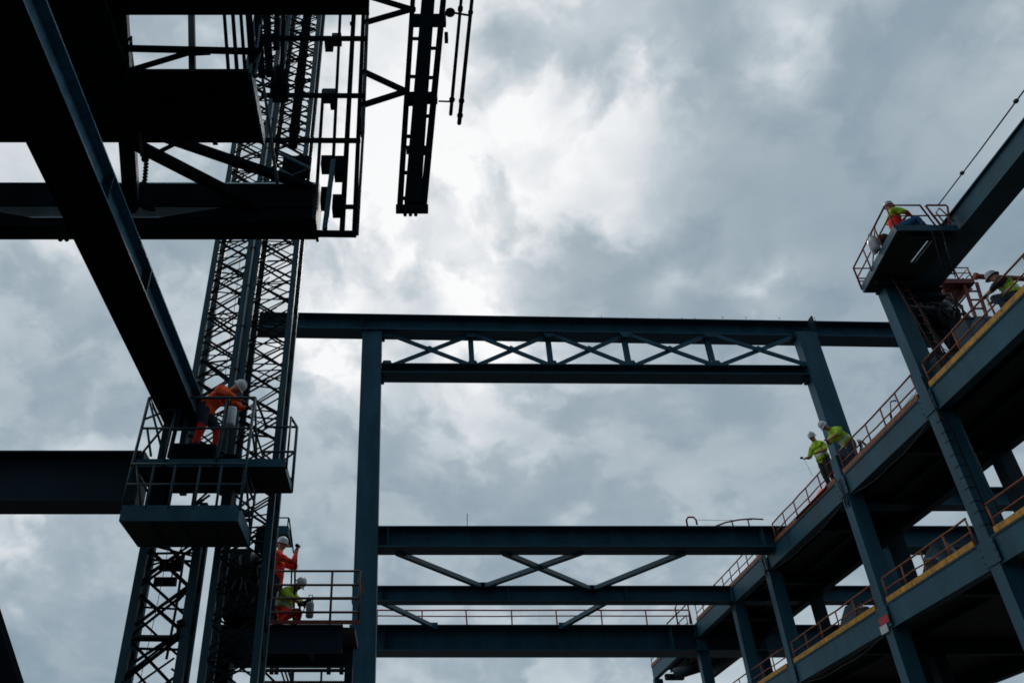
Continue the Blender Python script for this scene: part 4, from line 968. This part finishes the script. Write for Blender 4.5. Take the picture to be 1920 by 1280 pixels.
# ------------------------------------------------------------------ people
def person(label, loc, rot, J, cols, hat=HAT, vest=None, tape=True):
    """J: joint positions in a body frame facing +x, left +y, feet at z=0"""
    t = thing('person', loc, label, 'person')
    RM = Matrix.Rotation(rot, 4, 'Z')
    pel, che, hed = V(J['pelvis']), V(J['chest']), V(J['head'])
    face = V(J.get('face', (1, 0, 0))).normalized()
    lat = V(J.get('lat', (0, 1, 0))).normalized(); plat = V(J.get('plat', (0, 1, 0))).normalized()
    up = (che - pel).normalized()
    vs = []; rad = []; ed = []; bone = []
    def add(p, r, par=None, b='torso'):
        vs.append(V(p)); r = r if isinstance(r, tuple) else (r, r); rad.append((r[0] * KR, r[1] * KR) if b != 'hand' else r); i = len(vs) - 1
        if par is not None: ed.append((par, i)); bone.append((par, i, b))
        return i
    b_ = J.get('bulk', 1.0) * 1.08; KR = 1.13
    P0 = add(pel, (.145 * b_, .125 * b_))
    wa = add(pel.lerp(che, .4), (.135 * b_, .115 * b_), P0, 'torso')
    ch = add(pel.lerp(che, .78), (.16 * b_, .125 * b_), wa, 'torso')
    uc = add(che, (.125 * b_, .10 * b_), ch, 'torso')
    hu = (hed - che).normalized()
    nk = add(che.lerp(hed, .45), .056, uc, 'skin')
    jw = add(hed - hu * .07 + face * .012, .068, nk, 'skin')
    hm = add(hed + hu * .02, .095, jw, 'skin')
    add(hed + hu * .09, .078, hm, 'skin')
    add(hed - hu * .025 + face * .105, .014, hm, 'skin')
    for s_ in (1, -1):
        k = 'L' if s_ > 0 else 'R'
        sh = add(che + lat * s_ * .17 * b_ - up * .035, .075 * b_, uc, 'sleeve')
        e = V(J['el' + k]); h = V(J['ha' + k])
        m1 = add(vs[sh].lerp(e, .5), .058 * b_, sh, 'sleeve')
        ei = add(e, .050 * b_, m1, 'sleeve')
        m2 = add(e.lerp(h, .45), .044, ei, 'fore'); wr = add(e.lerp(h, .9), .031, m2, 'fore')
        dh = (h - e).normalized(); pn = V(J.get('palm' + k, (0, 0, -1)))
        sdv = dh.cross(pn).normalized() * 1.0; pn = sdv.cross(dh)
        pa = add(h + dh * .045, (.034, .022), wr, 'hand')
        for q, ln in ((-1.5, .062), (-.5, .075), (.5, .072), (1.5, .055)):
            f0 = add(h + dh * .085 + sdv * q * .018, .010, pa, 'hand')
            f1 = add(vs[f0] + dh * ln * .45 - pn * .012 + pn * .02, .0095, f0, 'hand')
            add(vs[f1] + dh * ln * .3 + pn * ln * .5, .008, f1, 'hand')
        th = add(h + dh * .03 + sdv * -.04 + pn * .01, .012, pa, 'hand')
        add(vs[th] + dh * .035 + sdv * -.015 + pn * .02, .009, th, 'hand')
        hp = add(pel + plat * s_ * .095 - V((0, 0, .05)), .105 * b_, P0, 'thigh')
        kn = V(J['kn' + k]); an = V(J['an' + k])
        t1 = add(vs[hp].lerp(kn, .5), .088 * b_, hp, 'thigh')
        ki = add(kn, .066 * b_, t1, 'thigh')
        c1 = add(kn.lerp(an, .4), .062 * b_, ki, 'shin'); ai = add(an, .048, c1, 'shin')
        fd = V(J.get('foot' + k, (1, 0, 0))).normalized()
        hl = add(an - V((0, 0, .04)) - fd * .03, .045, ai, 'boot')
        fo = add(an - V((0, 0, .045)) + fd * .10, (.045, .036), ai, 'boot'); add(an - V((0, 0, .052)) + fd * .19, (.04, .026), fo, 'boot')
    me = bpy.data.meshes.new('body'); me.from_pydata([RM @ p for p in vs], ed and ed, []); me.update()
    o = bpy.data.objects.new('body', me); COL.objects.link(o)
    mo = o.modifiers.new('s', 'SKIN'); mo.use_smooth_shade = True
    sv = me.skin_vertices[0].data
    for i, r_ in enumerate(rad): sv[i].radius = r_; sv[i].use_root = (i == 0)
    su = o.modifiers.new('d', 'SUBSURF'); su.levels = 2; su.render_levels = 2
    dg = bpy.context.evaluated_depsgraph_get(); dg.update()
    nm = bpy.data.meshes.new_from_object(o.evaluated_get(dg), depsgraph=dg)
    o.modifiers.clear(); o.data = nm; bpy.data.meshes.remove(me)
    nm.materials.clear()
    keys = ['torso', 'sleeve', 'fore', 'hand', 'skin', 'thigh', 'shin', 'boot']
    for k in keys: nm.materials.append(cols[k])
    nm.materials.append(J.get('yokemat', C_YEL))
    segs = [(RM @ vs[a], RM @ vs[b], keys.index(kk), rad[a][0], rad[b][0]) for a, b, kk in bone]
    idx = []
    for f in nm.polygons:
        c = f.center; best = 9; bi = 0
        for a, b, ki_, r0, r1 in segs:
            d = b - a; tt = max(0, min(1, (c - a).dot(d) / max(1e-9, d.length_squared)))
            q = (c - (a + d * tt)).length - (r0 + (r1 - r0) * tt) * .85
            if q < best: best = q; bi = ki_
        if bi == 0 and J.get('yoke') and (c - RM @ pel).dot((RM @ che - RM @ pel).normalized()) > (che - pel).length * J['yoke']: bi = len(keys)
        idx.append(bi)
    nm.polygons.foreach_set('material_index', idx); nm.polygons.foreach_set('use_smooth', [True] * len(idx)); nm.update()
    cloth = set()
    for f in nm.polygons:
        if idx[f.index] in (0, 1, 5, 6, len(keys)) or cols[keys[idx[f.index]]] not in (SKIN, GLOVE, BOOT): cloth.update(f.vertices)
    for i in cloth:
        v_ = nm.vertices[i]; q = v_.co * 9 + V((loc[0], loc[1], 0))
        v_.co += v_.normal * (.014 * mnoise.noise(q) + .010 * mnoise.noise(V((q.x * .8, q.y * .8, q.z * 3.1))))
    nm.update()
    o.name = 'body'; o.parent = t; ORG[o.name] = V(loc)
    # vest as an offset shell of the torso
    if vest:
        vm = M(); used = {}; fs = []
        for f in nm.polygons:
            if idx[f.index] in (0,) or (idx[f.index] == 1 and J.get('sleeved')):
                fs.append([used.setdefault(i, len(used)) for i in f.vertices])
        pts = [None] * len(used)
        for i, k in used.items(): pts[k] = nm.vertices[i].co + nm.vertices[i].normal * .016
        if fs:
            vme = bpy.data.meshes.new('vest'); vme.from_pydata(pts, [], fs); vme.update()
            vme.polygons.foreach_set('use_smooth', [True] * len(fs))
            vme.materials.append(vest); vme.materials.append(REFL)
            if tape:
                a = RM @ pel; b = RM @ che; ax = (b - a).normalized(); Ln = (b - a).length
                vme.polygons.foreach_set('material_index', [1 if .30 < ((f.center - a).dot(ax) / Ln) < .42 else 0 for f in vme.polygons])
            vo = bpy.data.objects.new('hi_vis_vest', vme); COL.objects.link(vo); vo.parent = t
            sf = vo.modifiers.new('t', 'SOLIDIFY'); sf.thickness = .008
    # hard hat
    hm_ = M(); n = 20
    Xf = RM @ (face - hu * face.dot(hu)).normalized(); Zf = RM @ hu; Yf = Zf.cross(Xf)
    hc = RM @ (hed + hu * .055)
    def pt(x, y, z): return hc + Xf * x + Yf * y + Zf * z
    rings = [(1.0, -.012), (1.0, .03), (.93, .07), (.76, .105), (.48, .128), (.18, .137)]
    vv = []; ff = []
    for r_, z_ in rings:
        for j in range(n):
            q = 2 * math.pi * j / n; vv.append(pt(.128 * r_ * math.cos(q), .108 * r_ * math.sin(q), z_))
    for i in range(5):
        for j in range(n): ff.append((i * n + j, i * n + (j + 1) % n, (i + 1) * n + (j + 1) % n, (i + 1) * n + j))
    ff.append(tuple(range(5 * n, 6 * n)))
    hm_.add([p + V(loc) for p in vv], ff, True)
    vv = []; ff = []
    for r_, dz in ((1.0, 0), (1.16, -.012), (1.15, -.02), (.98, -.012)):
        for j in range(n):
            q = 2 * math.pi * j / n; fr_ = 1 + .28 * max(0, math.cos(q)) if r_ > 1.1 else 1
            vv.append(pt(.128 * r_ * fr_ * math.cos(q), .108 * r_ * math.sin(q), -.01 + dz))
    for i in range(3):
        for j in range(n): ff.append((i * n + j, i * n + (j + 1) % n, (i + 1) * n + (j + 1) % n, (i + 1) * n + j))
    hm_.add([p + V(loc) for p in vv], ff, True)
    hm_.tube([pt(.11 * math.cos(a_), 0, .02 + .125 * math.sin(a_)) + V(loc) for a_ in [i * .26 + .3 for i in range(11)]], .012, 6)
    hm_.build('hard_hat', hat, t)
    for s_ in (1, -1):
        e = RM @ (hed - hu * .0 + face * .088) + Yf * s_ * .032
        M().ball(e + V(loc), .011, n=8, m=6).build('eye', EYE, o)
    return t


def cols(torso, sleeve, fore, thigh, shin, hand=GLOVE):
    return dict(torso=torso, sleeve=sleeve, fore=fore, hand=hand, skin=SKIN, thigh=thigh, shin=shin, boot=BOOT)

# 1 bending worker in orange on the left platform (faces right)
l1 = at(374, 846, Y=13.72)
M().box((l1.x - .45, 13.45, ZD2 + .062), (l1.x + .32, 14.02, l1.z - .02)).build('step_box', BLACK, wp)
M().box((l1.x - .48, 13.42, l1.z - .018), (l1.x + .36, 14.05, l1.z)).build('step_box', STEELD, wp)
person('worker in orange jacket and red leggings bending forward on the double-deck platform', l1, R(-6),
       dict(pelvis=(-.05, 0, .90), chest=(.34, 0, 1.20), head=(.56, -.02, 1.33), face=(.75, 0, -.65), elL=(.62, .24, 1.02), haL=(.74, .16, .98), elR=(.56, -.30, .98), haR=(.74, -.14, .94),
            knL=(.24, .14, .50), anL=(.24, .16, .09), knR=(.04, -.14, .48), anR=(-.06, -.14, .09), bulk=1.15, yoke=.86),
       cols(C_ORANGE, C_ORANGE, C_ORANGE, C_NAVY, C_RED), HAT)
# 2 standing worker in red
l2 = at(509, 1168, Y=17.85); l2.z = ZB + .06
person('standing worker in red jacket with amber shoulders, both hands raised on the pole', l2, R(-8),
       dict(pelvis=(0, 0, .98), chest=(.0, 0, 1.50), head=(.07, 0, 1.76), face=(1, 0, -.1), elL=(.36, .24, 1.30), haL=(.36, .14, 1.58), elR=(.42, -.20, 1.28), haR=(.46, -.08, 1.58),
            knL=(.05, .12, .52), anL=(0, .14, .09), knR=(.03, -.12, .52), anR=(-.02, -.13, .09), palmL=(1, 0, 0), palmR=(1, 0, 0), bulk=1.15, yoke=.62),
       cols(C_RED, C_RED, C_RED, C_DARK, C_DARK, SKIN), HAT)
# 3 crouching
l3 = at(531, 1170, Y=17.95); l3.z = ZB - .02
person('crouching worker in lime vest and red trousers behind the rusty guardrail', l3, R(-20),
       dict(pelvis=(-.05, 0, .40), chest=(.12, 0, .80), head=(.30, 0, .94), face=(.8, -.2, -.5), elL=(.32, .20, .58), haL=(.46, .12, .54), elR=(.30, -.24, .58), haR=(.44, -.12, .50),
            knL=(.34, .16, .42), anL=(.12, .16, .09), knR=(.30, -.18, .30), anR=(-.05, -.16, .09), bulk=1.1),
       cols(C_LIME, C_LIME, SKIN, C_RED, C_RED), HAT, C_LIME)
# 4, 5 the two at the rail on the right
l4 = V((12.80, 22.9, ZU))
person('left of the two lime-shirted workers at the upper deck rail, holding out a cord tool', l4, R(205),
       dict(pelvis=(-.02, 0, .92), chest=(.10, 0, 1.38), head=(.20, .02, 1.62), face=(.9, -.1, -.42), elL=(.14, .30, 1.10), haL=(.34, .10, 1.04), elR=(.20, -.30, 1.08), haR=(.46, -.24, .98),
            knL=(.06, .12, .5), anL=(0, .14, .09), knR=(.0, -.11, .5), anR=(-.1, -.13, .09), bulk=1.16),
       cols(C_LIME, C_LIME, SKIN, C_DARK, C_DARK, SKIN), HAT, C_LIME)
l5 = V((12.98, 21.72, ZU))
person('right of the two lime-shirted workers, stooping over the rail with forearms crossed', l5, R(178),
       dict(pelvis=(-.08, 0, .84), chest=(.26, 0, 1.24), head=(.50, .03, 1.42), face=(.8, .2, -.5), elL=(.36, .32, 1.00), haL=(.50, .08, .96), elR=(.34, -.32, 1.02), haR=(.54, -.06, 1.0),
            knL=(.08, .14, .46), anL=(-.05, .15, .09), knR=(.04, -.12, .46), anR=(-.14, -.14, .09), bulk=1.2),
       cols(C_LIME, C_LIME, SKIN, C_NAVY, C_NAVY, SKIN), HAT, C_LIME)
t = thing('cord_tool', at(1502, 858, X=12.3), 'small dark hand tool on a thin cord held out by the left lime-shirted worker', 'hand tool')
c = at(1503, 858, X=12.42); m = M().ball(c, .05, .05, .04, 10, 8); m.build('tool_head', BRACE, t)
M().tube([c, c + V((.12, .0, -.05))], .014, 6).build('grip', BRACE, t)
M().tube([c + V((.04, 0, -.03)), c + V((.12, 0, -.3)), c + V((.16, 0, -.62))], .006, 5).build('cord', GALV, t)
# 6 seated on the column-top platform
l6 = V((12.24, 15.36, P3Z + .12))
person('seated worker in orange and lime vest with blue trousers on the column-top platform', l6, R(-12),
       dict(pelvis=(0, 0, .14), chest=(.02, 0, .66), head=(.05, 0, .92), face=(.55, .8, 0), elL=(.18, .28, .50), haL=(.36, .22, .66), elR=(.20, -.28, .50), haR=(.40, -.12, .42),
            knL=(.48, .14, .36), anL=(.55, .16, .09), knR=(.46, -.14, .34), anR=(.52, -.14, .09), bulk=1.22, yoke=.7, yokemat=C_LIME),
       cols(C_RED, C_LIME, C_RED, C_BLUE, C_BLUE), HATG)
# 7 bending worker at right edge
l7 = V((13.0, 14.08, ZU))
person('worker in grey helmet and lime vest crouching at the right edge of the upper deck', l7, R(130),
       dict(pelvis=(-.12, 0, .30), chest=(.0, 0, .76), head=(.10, 0, .98), face=(.85, .3, -.35), elL=(.18, .30, .54), haL=(.34, .16, .56), elR=(.16, -.32, .54), haR=(.34, -.14, .50),
            knL=(.30, .20, .40), anL=(.06, .18, .09), knR=(.26, -.20, .38), anR=(-.02, -.18, .09), bulk=1.15),
       cols(C_DARK, C_DARK, SKIN, C_NAVY, C_NAVY), HATG, C_LIME)
S.cycles.max_bounces = 6
S.cycles.filter_width = 1.7
